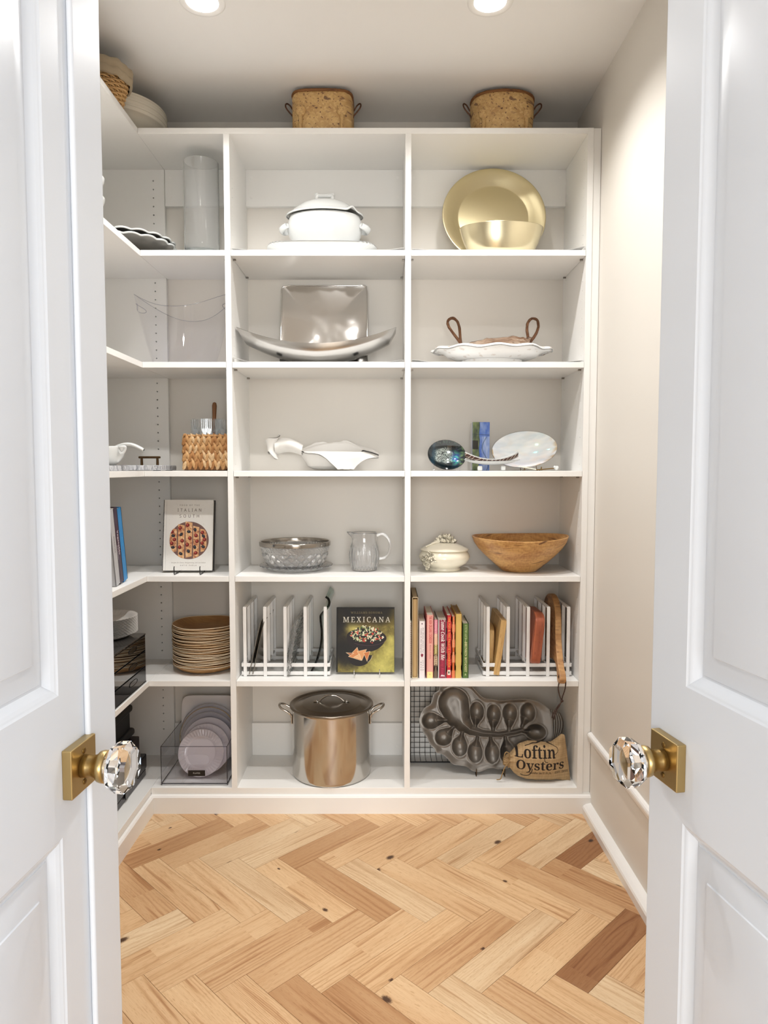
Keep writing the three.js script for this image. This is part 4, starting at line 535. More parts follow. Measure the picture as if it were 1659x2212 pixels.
  part(p, 'handle', surf(12, 50, (u, v) => { const a = u * 2 * PI, c2 = new THREE.CatmullRomCurve3([V(0.044, 0.127, 0), V(0.066, 0.135, 0), V(0.087, 0.118, 0), V(0.096, 0.09, 0), V(0.09, 0.062, 0), V(0.074, 0.046, 0), V(0.0525, 0.042, 0)]), q = c2.getPoint(v), tg = c2.getTangent(v), r = 0.0046 + 0.0015 * abs(v - 0.5); return [q.x + r * cos(a) * -tg.y, q.y + r * cos(a) * tg.x, q.z + r * 1.25 * sin(a)]; }, 0, true), M.crystal);
}
{ // cream tureen, wooden bowl
  const t = thing('lidded_dish', 'cream lidded dish with moulded flowers on lid and side', 'dish', [0.2235, SH.d, -0.156]);
  part(t, 'bowl', lathe([[0, 0.004], [0.052, 0.004], [0.054, 0], [0.059, 0], [0.0595, 0.006], [0.056, 0.012], [0.066, 0.017], [0.083, 0.028], [0.092, 0.041], [0.0945, 0.05], [0.0915, 0.06], [0.085, 0.069], [0.083, 0.074], [0.08, 0.074], [0.08, 0.068], [0.087, 0.05], [0.07, 0.024], [0.03, 0.012], [0, 0.012]], 80), M.cream);
  const lid = part(t, 'lid', lathe([[0.079, 0.0735], [0.0885, 0.0745], [0.09, 0.0765], [0.0885, 0.079], [0.078, 0.084], [0.058, 0.0935], [0.036, 0.1], [0.018, 0.1025], [0, 0.103], [0, 0.099], [0.05, 0.09], [0.079, 0.0735]], 80), M.cream);
  const r = rng(17);
  const petals = (n, R, H, sq) => { const g = []; for (let i = 0; i < n; i++) { const a = r() * 2 * PI, d = sqrt(r()) * R, s = 0.006 + r() * 0.006, m = surf(12, 6, (u, v) => { const x = (u - 0.5) * 2, y = v; return [x * s * (0.5 + 0.5 * sin(y * 2.6)), y * s * 1.1, 0.0016 * sin(x * 5 + y * 3) + s * 0.5 * (x * x)]; }, 0.0026); m.rotateX(-0.9 + r() * 0.9).rotateZ((r() - 0.5) * 0.9).rotateY(a).translate(cos(a) * d, H * (1 - pow(d / R, 2)) + (r() - 0.5) * 0.004, sin(a) * d * sq); g.push(m); } return mg(g); };
  part(lid, 'moulded_flower', mg([petals(46, 0.03, 0.021, 0.8).translate(0.004, 0.1, 0), tube([[-0.02, 0.104, 0.012], [-0.04, 0.101, 0.02], [-0.056, 0.095, 0.024], [-0.07, 0.089, 0.026]], 0.003, 24, 7), tube([[-0.018, 0.106, 0.006], [-0.036, 0.104, 0.014], [-0.05, 0.098, 0.018]], 0.0035, 20, 7)]), M.cream);
  part(t, 'moulded_flower', mg([petals(38, 0.026, 0.012, 1).rotateX(PI / 2).rotateY(-0.75).translate(-0.058, 0.046, 0.063)]), M.cream);
  const ol = tex(512, 256, (a, b) => { const w = fbm(a * 4, b * 4, 13, 4), k = pow(0.5 + 0.5 * sin((a * 2.2 + b * 5 + w * 2.6) * 9), 1.6), n = N(a * 60, b * 12, 4), dk = sst(0.06, 0.0, abs(b - 0.2 - 1.5 * (a - 0.72) - 0.14 * N(b * 6, 3, 1))) * (a > 0.6 && a < 0.9 ? 1 : 0); let c = mixc([216, 170, 108], [164, 112, 62], clamp(0.15 + k * 0.3 + 0.3 * n + w * 0.9)); return mixc(c, [84, 50, 30], clamp(dk * 0.8 + sst(0.3, 0.44, fbm(a * 2 + b * 3, b * 9 - a * 4, 31, 3)) * 0.6)); });
  const OL = new THREE.MeshStandardMaterial({ map: ol, roughness: 0.33 });
  const b = thing('wooden_bowl', 'wide olive wood salad bowl beside the cream lidded dish', 'bowl', [0.499, SH.d, -0.138]);
  const prof = [[0, 0.003], [0.058, 0.0], [0.064, 0.001], [0.07, 0.006], [0.095, 0.028], [0.125, 0.055], [0.152, 0.082], [0.168, 0.105], [0.1755, 0.124], [0.1745, 0.1265], [0.1715, 0.1255], [0.162, 0.105], [0.145, 0.082], [0.115, 0.055], [0.08, 0.026], [0.05, 0.013], [0, 0.012]];
  const g = surf(120, 64, (u, v) => { const q = u * 2 * PI, k = v * (prof.length - 1), i = min(prof.length - 2, floor(k)), w = k - i, r = mix(prof[i][0], prof[i + 1][0], w), y = mix(prof[i][1], prof[i + 1][1], w), e = pow(clamp(y / 0.125), 2); return [cos(q) * r, y * (1 + e * (0.03 * cos(2 * q) + 0.012 * cos(q))), -sin(q) * r * 0.93]; }, 0, true);
  { const P = g.attributes.position, uv = g.attributes.uv; for (let i = 0; i < P.count; i++) uv.setXY(i, P.getX(i) / 0.36 + 0.5, P.getY(i) / 0.14 + P.getZ(i) * 1.3); }
  part(b, 'bowl', g, OL);
}
// ---------- fifth row ----------
{ // palm leaf plates
  const leaf = [7, 19].map((s) => tex(256, 256, (a, b) => { const w = fbm(a * 3, b * 3, s, 3), n = N(a * 4, b * 70, s), d = sst(0.24, 0.4, fbm(a * 6, b * 14, s + 3)); return mixc(mixc([190, 146, 92], [146, 102, 58], clamp(0.45 + w + 0.35 * n)), [96, 62, 36], d * 0.6); }));
  const mats = leaf.flatMap((map) => ['#ffffff', '#e8d6c0'].map((color) => new THREE.MeshStandardMaterial({ map, color, roughness: 0.65 }))), rimM = ['#e6d3b6', '#d8bd98', '#c9a882'].map((c) => std(c, 0.8));
  const shape = (s) => (u, v) => { const q = u * 2 * PI, P = [[0, 0.001], [0.086, 0.001], [0.1, 0.006], [0.114, 0.017], [0.1218, 0.0225]], k = v * 4, i = min(3, floor(k)), w = k - i, r = mix(P[i][0], P[i + 1][0], w), y = mix(P[i][1], P[i + 1][1], w), e = pow(r / 0.1218, 3); return [cos(q) * r * (1 + 0.008 * e * sin(q * 3 + s)), y + e * (0.0011 * sin(q * 2 + s * 2) + 0.0007 * sin(q * 5 + s)), -sin(q) * r * (1 + 0.008 * e * cos(q * 2 + s))]; };
  const kinds = [0.3, 1.7, 3.9].map((s) => { const g = surf(96, 16, shape(s), -0.0012, true), P = g.attributes.position, uv = g.attributes.uv; for (let i = 0; i < P.count; i++) uv.setXY(i, P.getX(i) * 3.6 + 0.5, P.getZ(i) * 3.6 + 0.5); return [g, tube([...Array(64)].map((_, i) => shape(s)(i / 64, 1)).map((p) => [p[0], p[1] - 0.0004, p[2]]), 0.0016, 128, 6, true)]; });
  const r = rng(12), n = 27, grp = 'palm leaf plates in the tall stack'; let protos = [];
  for (let k = 0; k < n; k++) {
    const i = k % 3, top = k === n - 1, L = top ? 'brown palm leaf plate on top of the tall stack' : k === 0 ? 'brown palm leaf plate at the bottom of the tall stack' : `brown palm leaf plate with a pale rim, ${n - k}${n - k === 2 || n - k === 22 ? 'nd' : n - k === 3 || n - k === 23 ? 'rd' : n - k === 21 ? 'st' : 'th'} from the top of the tall stack`;
    const p = [-0.6665 + (r() - 0.5) * 0.004 - (k > 20 ? 0.002 : 0), SH.e + 0.001 + k * 0.00575, -0.172 + (r() - 0.5) * 0.005], m = mats[floor(r() * 4)], rm = rimM[floor(r() * 3)]; let o;
    if (protos[i]) o = copy(protos[i], L, p, 0, grp); else { o = protos[i] = solo('leaf_plate', L, 'plate', kinds[i][0], m, p, 0, grp); part(o, 'rim', kinds[i][1], rm); }
    o.material = m; o.children[0].material = rm; o.rotation.set((r() - 0.5) * 0.012, r() * 6, (r() - 0.5) * 0.012 + 0.006);
  }
}
{ // black drawer box with paper plates on top
  const t = thing('drawer_box', 'glossy black drawer box on the left shelves with paper plates on top', 'organizer', [-0.985, SH.e, 0.2]);
  const x1 = 0.152, h = 0.172, gl = phy({ color: '#0b0b0d', roughness: 0.06, clearcoat: 1 }), smoke = phy({ color: '#4b4d52', roughness: 0.03, transmission: 0.8, thickness: 0 });
  part(t, 'case', mg([bb(-0.15, x1, h - 0.004, h, -0.19, 0.16, 0.001), bb(-0.15, x1, 0, 0.004, -0.19, 0.16, 0.001), bb(-0.15, x1 - 0.002, 0, h, -0.19, -0.186), bb(-0.15, x1 - 0.002, 0, h, 0.156, 0.16), bb(-0.15, -0.146, 0, h, -0.19, 0.16)]), gl);
  [[0.006, 0.056, smoke], [0.06, 0.112, gl], [0.116, 0.166, gl]].forEach(([a, b, m]) => { const d = part(t, 'drawer', mg([bb(x1 - 0.006, x1, a, b, -0.184, 0.154, 0.001), bb(-0.14, x1 - 0.006, a, a + 0.003, -0.184, 0.154), bb(-0.14, x1 - 0.006, a, b - 0.006, -0.184, -0.181), bb(-0.14, x1 - 0.006, a, b - 0.006, 0.151, 0.154)]), m); part(d, 'finger_slot', mg([tube([...Array(24)].map((_, i) => { const o = se(i / 24 * 2 * PI, 0.036, 0.0085, 2.6); return [x1 + 0.0008, (a + b) / 2 + 0.004 + o[1], o[0] - 0.06]; }), 0.0009, 72, 6, true), new THREE.CircleGeometry(1, 24).scale(0.035, 0.008, 1).rotateY(PI / 2).translate(x1 + 0.0006, (a + b) / 2 + 0.004, -0.06)]), M.black); });
  const f = surf(160, 10, (u, v) => { const q = u * 2 * PI, P = [[0, 0.001], [0.075, 0.001], [0.083, 0.004], [0.098, 0.014], [0.109, 0.016]], k = v * 4, i = min(3, floor(k)), w = k - i, r = mix(P[i][0], P[i + 1][0], w), e = sst(0.076, 0.09, r); return [cos(q) * r, mix(P[i][1], P[i + 1][1], w) + 0.0009 * e * sin(q * 50), -sin(q) * r]; }, 0.0008, true), pm = std('#e8e5e2', 0.8); let f0;
  for (let k = 0; k < 17; k++) { const p = [-0.957, SH.e + h + 0.0014 + k * 0.0034, 0.06], L = k === 16 ? 'white fluted paper plate, topmost on the black drawer box' : 'white fluted paper plate stacked on the black drawer box'; if (!f0) f0 = solo('paper_plate', L, 'plate', f, pm, p, 0, 'paper plates on the black drawer box'); else copy(f0, L, p, k * 0.21); }
}
// white wire divider racks
function rack(label, x, w, n, first, step) {
  const t = thing('divider_rack', label, 'rack', [x, SH.e, -0.165]), zf = 0.105, zb = -0.105, R = std('#efeeec', 0.4);
  for (const z of [zf, zb]) for (const [a, b] of [[0.004, 0.017], [0.034, 0.047]]) part(t, 'rail', bb(-w / 2, w / 2, a, b, z - 0.003, z + 0.003, 0.0015), R);
  for (const s of [-1, 1]) for (const [a, b] of [[0.004, 0.017], [0.034, 0.047]]) part(t, 'rail', bb(s * w / 2 - 0.002, s * w / 2 + 0.002, a, b, zb, zf, 0.001), R);
  for (const k of [-0.06, 0, 0.06]) part(t, 'floor_wire', rod([-w / 2, 0.004, k], [w / 2, 0.004, k], 0.0022, 6), R);
  for (let i = 0; i < n; i++) { const c = first + i * step; const bar = (z, y0, y1) => bb(c - 0.006, c + 0.006, y0, y1, z - 0.0025, z + 0.0025, 0.001); part(t, 'divider', mg([bar(zf + 0.0045, 0.0, 0.248), bar(zb - 0.0045, 0.0, 0.248), bb(c - 0.006, c + 0.006, 0.247, 0.253, zb - 0.007, zf + 0.007, 0.002), bar(0.035, 0.036, 0.25), bar(-0.035, 0.036, 0.25), bb(c - 0.003, c + 0.003, 0.036, 0.041, zb, zf, 0.001)]), R); }
  return t;
}
rack('white wire divider rack holding silver and glass trays', -0.3535, 0.316, 5, -0.1455, 0.0722);
rack('white wire divider rack holding wooden cutting boards', 0.516, 0.316, 5, -0.143, 0.072);
{ // what stands in the left rack
  const y = SH.e + 0.0065;
  const st = thing('silver_tray', 'thin silver tray leaning in the left rack, its edge to the room', 'tray', [-0.483, y, -0.16], PI / 2 - 0.0); const sg = surf(40, 30, (u, v) => { const o = [(u - 0.5) * 2, (v - 0.5) * 2], m = max(abs(o[0]), abs(o[1])); return [o[0] * 0.11, 0.1 + o[1] * 0.098, -0.005 * (1 - pow(m, 8))]; }, 0.003); part(st, 'dish', sg.rotateX(0.22), std('#b9b2a8', 0.25, 1));
  const s2 = copy(st, 'thin silver tray nested against the other in the left rack', [-0.471, y, -0.163], PI / 2);
  const gt = thing('glass_tray', 'moulded clear glass tray leaning in the middle of the left rack', 'tray', [-0.337, y + 0.001, -0.16], PI / 2); part(gt, 'dish', surf(70, 50, (u, v) => { const a = (u - 0.5) * 2, b = (v - 0.5) * 2, m = max(abs(a), abs(b)); return [a * 0.115, 0.098 + b * 0.096, -0.018 * (1 - pow(m, 5)) + 0.0025 * sin(a * 34) * sin(b * 30)]; }, 0.008).rotateX(0.17), M.crystal);
  const cg = thing('curved_glass_panel', 'thick wavy green glass platter standing in the right slot of the left rack', 'platter', [-0.2575, y + 0.002, -0.16]);
  const c = new THREE.CatmullRomCurve3([V(-0.012, 0.0, 0), V(0.01, 0.046, 0), V(0.026, 0.1, 0), V(0.03, 0.15, 0), V(0.026, 0.2, 0), V(0.027, 0.214, 0), V(0.042, 0.232, 0), V(0.056, 0.25, 0), V(0.056, 0.268, 0), V(0.046, 0.277, 0)]);
  part(cg, 'glass', surf(24, 60, (u, v) => { const q = c.getPoint(v); return [q.x, q.y, (u - 0.5) * 0.2]; }, 0.008), phy({ color: '#ffffff', roughness: 0.02, transmission: 1, thickness: 0.02, ior: 1.5, attenuationColor: new THREE.Color('#3f8068'), attenuationDistance: 0.03 }));
}
{ // dark cookbook
  const cov = canvas(512, 560, (x, w, h) => {
    const r = rng(9); const g = x.createLinearGradient(0, 0, w, h); g.addColorStop(0, '#1c1710'); g.addColorStop(0.35, '#5a4a22'); g.addColorStop(0.6, '#807335'); g.addColorStop(1, '#a39a4c'); x.fillStyle = g; x.fillRect(0, 0, w, h);
    for (let i = 0; i < 900; i++) { const a = r() * w, b = 160 + r() * (h - 160); x.fillStyle = `rgba(${r() < 0.5 ? '226,214,110' : '60,52,24'},${0.05 + r() * 0.1})`; x.beginPath(); x.ellipse(a, b, 4 + r() * 26, 3 + r() * 12, r() * 3, 0, 7); x.fill(); }
    for (const [a, b, c, d] of [[w * 0.92, h * 0.68, 70, 110], [w * 0.78, h * 0.9, 130, 60], [w * 0.3, h * 0.33, 110, 40], [w * 0.95, h * 0.5, 40, 60]]) { const q = x.createRadialGradient(a, b, 5, a, b, max(c, d)); q.addColorStop(0, 'rgba(228,218,120,.8)'); q.addColorStop(1, 'rgba(228,218,120,0)'); x.fillStyle = q; x.fillRect(0, 0, w, h); }
    for (const [a, b, c] of [[0.12, 0.62, 0.3], [0.22, 0.72, 0.3], [0.02, 0.3, 0.2], [0.3, 0.05, 0.3], [0.75, 0.03, 0.3]]) { const dk = x.createRadialGradient(w * a, h * b, 5, w * a, h * b, w * c); dk.addColorStop(0, 'rgba(8,6,6,.95)'); dk.addColorStop(0.5, 'rgba(8,6,6,.7)'); dk.addColorStop(1, 'rgba(8,6,6,0)'); x.fillStyle = dk; x.fillRect(0, 0, w, h); } x.fillStyle = 'rgba(8,6,5,.6)'; x.fillRect(0, 0, w, 16);
    x.fillStyle = '#170d10'; x.beginPath(); x.ellipse(w * 0.52, h * 0.46, w * 0.345, h * 0.13, 0.05, 0, 7); x.fill(); x.beginPath(); x.moveTo(w * 0.175, h * 0.46); x.bezierCurveTo(w * 0.2, h * 0.72, w * 0.75, h * 0.8, w * 0.862, h * 0.47); x.fill(); x.strokeStyle = '#4a2c38'; x.lineWidth = 4; x.beginPath(); x.ellipse(w * 0.52, h * 0.46, w * 0.345, h * 0.13, 0.05, 0.1, 2.2); x.stroke();
    const cols = ['#e6e2c4', '#cfd6a8', '#b8c48a', '#d8483c', '#3f5a34', '#f0ead0', '#23301e', '#e3dcb4', '#c93f36', '#1e2a1c'];
    for (let i = 0; i < 260; i++) { const a = r() * 2 * PI, d = sqrt(r()), px = w * 0.525 + cos(a) * d * w * 0.29, py = h * 0.405 + sin(a) * d * h * 0.12 + abs(px - w * 0.5) * 0.16; x.fillStyle = cols[floor(r() * cols.length)]; x.save(); x.translate(px, py); x.rotate(r() * 3); x.fillRect(-9 * r() - 4, -4, 8 + r() * 16, 5 + r() * 9); x.restore(); }
    x.fillStyle = '#140b0d'; x.beginPath(); x.moveTo(w * 0.18, h * 0.72); x.bezierCurveTo(w * 0.2, h * 0.98, w * 0.58, h * 0.95, w * 0.62, h * 0.74); x.fill(); x.strokeStyle = '#e8ddb8'; x.lineWidth = 3; x.beginPath(); x.moveTo(w * 0.62, h * 0.745); x.quadraticCurveTo(w * 0.6, h * 0.82, w * 0.54, h * 0.85); x.stroke();
    for (const [a, b, c, cc] of [[[0.36, 0.62], [0.21, 0.76], [0.43, 0.82], '#d98e58'], [[0.52, 0.65], [0.36, 0.68], [0.44, 0.82], '#e3a06a'], [[0.58, 0.68], [0.47, 0.7], [0.53, 0.83], '#cf7c46'], [[0.17, 0.7], [0.24, 0.74], [0.3, 0.71], '#b0603c'], [[0.4, 0.72], [0.3, 0.77], [0.43, 0.8], '#eab888']]) { x.fillStyle = cc; x.strokeStyle = '#f4dcb4'; x.lineWidth = 3; x.beginPath(); x.moveTo(w * a[0], h * a[1]); x.lineTo(w * b[0], h * b[1]); x.lineTo(w * c[0], h * c[1]); x.closePath(); x.fill(); x.stroke(); }
    x.fillStyle = 'rgba(6,5,5,.7)'; x.fillRect(0, 0, 14, h);
    text(x, 'WILLIAMS-SONOMA', w * 0.52, h * 0.082, '24px serif', '#97875c', 'center', 3); text(x, 'MEXICANA', w * 0.52, h * 0.19, '63px serif', '#f6f2e4', 'center', 12);
  });
  facingBook('cookbook', 'dark olive cookbook with a bowl of salad on its cover, propped on a wire easel', cov, 0.2105, 0.2335, 0.018, [-0.068, SH.e + 0.0085, -0.078], rad(9), std('#15110f', 0.4));
  easel('wire easel under the dark salad cookbook', [-0.061, SH.e, -0.078], 0.0455, 0.045, rad(9), 0.13, M.chrome);
}
{ // row of books
  const spine = (w, h, bg, items) => canvas(96, 640, (x, W, H) => { x.fillStyle = bg; x.fillRect(0, 0, W, H); for (const it of items) { if (it.r) { x.fillStyle = it.c; x.fillRect(it.r[0] * W, it.r[1] * H, it.r[2] * W, it.r[3] * H); } else if (it.d) { x.fillStyle = it.c; x.beginPath(); it.d.forEach((p, i) => (i ? x.lineTo(p[0] * W, p[1] * H) : x.moveTo(p[0] * W, p[1] * H))); x.fill(); } else { x.save(); x.translate(it.x * W, it.y * H); x.rotate(it.up ? 0 : PI / 2); x.scale(it.sx || 1, it.sy || 1); text(x, it.t, 0, 0, it.f, it.c, 'center', it.sp || 0); x.restore(); } } });
  const G = 'books standing in a row in the right bay';
  const bk = (label, x0, x1, h, d, z, tx, cov, o = {}) => { const t = thing('book', label, 'book', [(x0 + x1) / 2, SH.e, z], 0, G), w = x1 - x0 - 0.0006; t.rotation.z = o.lean || 0;
    part(t, 'spine', faceUV(bx(w, h, 0.003, 0, h / 2, -0.0015, 0), 4), new THREE.MeshStandardMaterial({ map: tx, roughness: 0.4 })); part(t, 'cover', mg([-1, 1].map((s) => bx(0.0022, h, d, s * (w / 2 - 0.0011), h / 2, -d / 2))), cov); part(t, 'pages', bx(w - 0.0044, h - (o.flush ? 0.001 : 0.007), d - 0.008, 0, h / 2, -d / 2), o.pages || pageEdge); return t; };
  { const t = thing('spiral_notebook', 'spiral-bound booklet at the left end of the book row', 'booklet', [0.0955, SH.e, -0.036], 0); part(t, 'cover', bx(0.004, 0.205, 0.16, -0.0005, 0.1025, -0.082), std('#d9d2c2', 0.7)); part(t, 'spiral', mg([...Array(30)].map((_, i) => new THREE.TorusGeometry(0.0034, 0.0007, 5, 14).rotateX(PI / 2).translate(0, 0.006 + i * 0.0066, -0.002))), std('#8a5a42', 0.5, 0.5)); }
  { const t = thing('slipcase', 'tall tan slipcase with a kraft book inside, in the book row', 'slipcase', [0.1105, SH.e, -0.034], 0), KR = std('#c9a978', 0.75), KR2 = std('#b3935f', 0.8); part(t, 'case', mg([bb(-0.0105, -0.0085, 0, 0.292, -0.2, 0), bb(0.0085, 0.0105, 0, 0.292, -0.2, 0), bb(-0.0105, 0.0105, 0.289, 0.292, -0.2, 0), bb(-0.0105, 0.0105, 0, 0.003, -0.2, 0)]), std('#d8c4a0', 0.7)); part(t, 'inner_book', bb(-0.0075, 0.0075, 0.003, 0.284, -0.19, -0.004, 0.003), KR); }
  const S = 'sans-serif', se_ = 'serif';
  bk('slim white book with a red heart on its spine', 0.1245, 0.1462, 0.2055, 0.15, -0.034, spine(0, 0, '#f1e9ea', [{ t: 'But Mama Always Put', f: 'italic 27px serif', c: '#6c5f66', x: 0.68, y: 0.33 }, { t: 'Vodka in Her Sangria!', f: 'italic 27px serif', c: '#6c5f66', x: 0.36, y: 0.34 }, { d: [[0.3, 0.58], [0.5, 0.57], [0.72, 0.58], [0.68, 0.61], [0.5, 0.635], [0.32, 0.61]], c: '#8d2440' }, { t: 'JULIA', f: '30px serif', c: '#847a80', x: 0.68, y: 0.78, sp: 8 }, { t: 'REED', f: '30px serif', c: '#847a80', x: 0.34, y: 0.79, sp: 8 }, { r: [0.42, 0.035, 0.16, 0.022], c: '#5a3a48' }]), std('#e9d8d8', 0.5), {});
  bk('salmon pink cookbook with a yellow foot band', 0.151, 0.1765, 0.228, 0.165, -0.034, spine(0, 0, '#ecaea0', [{ t: 'THE NEW ORLEANS COOKBOOK', f: 'bold 44px sans-serif', c: '#c4343a', x: 0.56, y: 0.235, sx: 0.42, sy: 1.25 }, { t: 'Rima Collin', f: 'italic 26px serif', c: '#a4565a', x: 0.54, y: 0.58 }, { r: [0, 0.9, 1, 0.1], c: '#f2e49a' }, { t: 'K', f: '18px serif', c: '#8d7a3c', x: 0.5, y: 0.94, up: 1 }]), std('#c9696a', 0.5), { pages: std('#e8e0d0', 0.8), flush: 1 });
  bk('thin pink and brown book lettered in black and white', 0.178, 0.191, 0.211, 0.16, -0.034, spine(0, 0, '#e58a9c', [{ r: [0, 0.24, 1, 0.2], c: '#efc0a4' }, { r: [0, 0.43, 1, 0.17], c: '#b09a58' }, { r: [0, 0.6, 1, 0.2], c: '#e8c9a4' }, { r: [0, 0.78, 1, 0.22], c: '#6d5a48' }, { t: 'COOL', f: 'bold 62px sans-serif', c: '#e8dca8', x: 0.5, y: 0.51, sx: 0.62 }, { t: 'WATERS', f: 'bold 62px sans-serif', c: '#1d1a18', x: 0.5, y: 0.7, sx: 0.62 }, { t: 'Refreshing drinks', f: '34px sans-serif', c: '#f6dfe2', x: 0.5, y: 0.16, sx: 0.7 }]), std('#7a6250', 0.5));
  bk('white backed wine red book with a white script title', 0.1925, 0.2215, 0.2105, 0.165, -0.034, spine(0, 0, '#8f1f3c', [{ r: [0, 0, 0.13, 1], c: '#efe9e6' }, { t: 'Come Cook With Me', f: 'italic bold 56px serif', c: '#fbf6f2', x: 0.58, y: 0.335, sx: 0.8, sy: 1.05 }, { t: 'Patsy Rush', f: 'italic 42px serif', c: '#d83a62', x: 0.58, y: 0.805, sx: 0.85 }, { d: [[0.3, 0.97], [0.5, 0.935], [0.62, 0.955], [0.75, 0.945], [0.9, 0.97]], c: '#f2e4e4' }]), std('#eae4e0', 0.5));
  bk('bright red cookbook with orange lettering', 0.2225, 0.2405, 0.2265, 0.175, -0.034, spine(0, 0, '#cf2430', [{ t: 'THE POT & THE PALETTE COOKBOOK', f: 'bold 60px sans-serif', c: '#f0a03c', x: 0.52, y: 0.43, sx: 0.5, sy: 1.0 }, { r: [0.22, 0.87, 0.6, 0.08], c: '#f3e6d0' }, { d: [[0.5, 0.885], [0.66, 0.91], [0.5, 0.935], [0.34, 0.91]], c: '#3a2a20' }]), std('#a8202a', 0.5), {});
  bk('slim orange book between the red and the yellow ones', 0.2412, 0.2535, 0.222, 0.17, -0.034, spine(0, 0, '#ea8250', [{ t: 'Lunchbox favourites', f: '36px sans-serif', c: '#fbe4d0', x: 0.5, y: 0.3, sx: 0.8 }, { r: [0, 0.5, 1, 0.08], c: '#d9662e' }, { r: [0, 0.74, 1, 0.14], c: '#e06c34' }, { t: 'Tastes', f: '40px sans-serif', c: '#f6ddc4', x: 0.5, y: 0.66 }]), std('#c96a3e', 0.5));
  bk('plain mustard yellow cloth book', 0.2542, 0.2765, 0.231, 0.185, -0.034, spine(0, 0, '#dcba68', []), std('#c79f4e', 0.7), { pages: std('#a98a66', 0.8) });
  bk('green book with pale lettering at the right end of the row', 0.2795, 0.302, 0.197, 0.15, -0.034, spine(0, 0, '#51702f', [{ t: 'STEWART', f: '50px serif', c: '#cfd8a6', x: 0.52, y: 0.15, sp: 2, sx: 0.66 }, { t: 'the', f: 'italic 34px serif', c: '#cfd8a6', x: 0.5, y: 0.3 }, { t: 'DRUNKEN BOTANIST', f: 'bold 50px serif', c: '#e6e0b0', x: 0.52, y: 0.61, sx: 0.66 }, { d: [[0.5, 0.91], [0.66, 0.95], [0.34, 0.95]], c: '#b9c690' }]), std('#2f4420', 0.5), {});
}
{ // boards in the right rack
  const wood = (s, a, b, c) => new THREE.MeshStandardMaterial({ map: oak(s, a, b, c, 512, 128, 0.4, 0.1, 0, 1.4), roughness: 0.5 });
  const bam = wood(5, [226, 192, 134], [206, 166, 106], [170, 126, 74]), red = wood(6, [190, 108, 72], [160, 84, 56], [112, 56, 40]), olive = wood(9, [214, 172, 118], [176, 128, 80], [88, 56, 36]);
  const y = SH.e + 0.0065;
  const b1 = thing('cutting_board', 'thick bamboo cutting board in the left slot of the right rack', 'board', [0.396, y, -0.165]); part(b1, 'slab', buv(ext([[-0.11, 0], [0.11, 0], [0.11, 0.2], [-0.11, 0.2]], 0.017, 0.002).rotateY(PI / 2).translate(0, 0, 0), 2.5, 0, 0, true), bam); b1.rotation.z = -0.13;
  const b2 = thing('cutting_board', 'small pale board with a rounded end behind the bamboo one', 'board', [0.3805, y, -0.19]); part(b2, 'slab', buv(ext(blob([[-0.08, 0.003], [0.085, 0.003], [0.09, 0.05], [0.08, 0.125], [0.045, 0.152], [-0.06, 0.155], [-0.085, 0.12]]), 0.013, 0.002).rotateY(PI / 2), 2.5, 0, 0, true), bam); b2.rotation.z = -0.07;
  const b3 = thing('cutting_board', 'reddish brown board with curved corners in the middle of the right rack', 'board', [0.528, y + 0.044, -0.15]); part(b3, 'slab', buv(ext(blob([[-0.12, 0.01], [-0.1, 0.0], [0.06, 0.0], [0.1, 0.004], [0.128, 0.03], [0.138, 0.07], [0.132, 0.11], [0.104, 0.15], [0.06, 0.176], [0, 0.18], [-0.1, 0.178], [-0.122, 0.16], [-0.124, 0.08]]), 0.024, 0.005).rotateY(PI / 2), 2.5, 0, 0, true), red); b3.rotation.z = -0.09;
  // paddle: blade in the rack, handle reaching out over the shelf edge
  const p = thing('paddle_board', 'olive wood paddle board with its handle and leather cord towards the room', 'board', [0.622, y + 0.014, -0.165]);
  const out = [[-0.12, 0.04], [-0.118, 0.16], [-0.1, 0.222], [-0.05, 0.252], [0.0, 0.254], [0.04, 0.24], [0.072, 0.208], [0.09, 0.16], [0.105, 0.115], [0.13, 0.072], [0.165, 0.03], [0.19, 0.012], [0.202, -0.006], [0.19, -0.022], [0.168, -0.022], [0.15, 0.008], [0.125, 0.03], [0.09, 0.034], [0.03, 0.026], [-0.06, 0.018]];
  part(p, 'paddle', buv(ext(blob(out, 160), 0.016, 0.0035, [circ(0.178, -0.001, 0.0062, 14)]).rotateY(-PI / 2).translate(0.008, 0, 0), 2.5, 0.1, 0), olive);
  p.rotation.z = -0.05;
  const LC = std('#3a241a', 0.7), q = [0, -0.001, 0.178];
  part(p, 'leather_cord', mg([tube([[-0.012, 0.0, 0.178], [-0.009, -0.012, 0.184], [-0.012, -0.04, 0.19], [-0.004, -0.07, 0.192], [0.003, -0.084, 0.192], [-0.008, -0.1, 0.192], [-0.024, -0.13, 0.192], [-0.028, -0.146, 0.192]], 0.0021, 48, 6), tube([[0.012, 0.0, 0.178], [0.014, -0.014, 0.184], [0.012, -0.04, 0.19], [0.004, -0.068, 0.193], [0.002, -0.082, 0.193], [-0.004, -0.098, 0.193], [-0.016, -0.125, 0.193], [-0.022, -0.15, 0.193]], 0.0021, 48, 6), tube([[-0.0125, 0, 0.178], [0, 0.001, 0.178], [0.0125, 0, 0.178]], 0.002, 10, 6), cap(0.0052, 0.003, -0.083, 0.1925)]), LC, 'dark leather hanging cord');
}
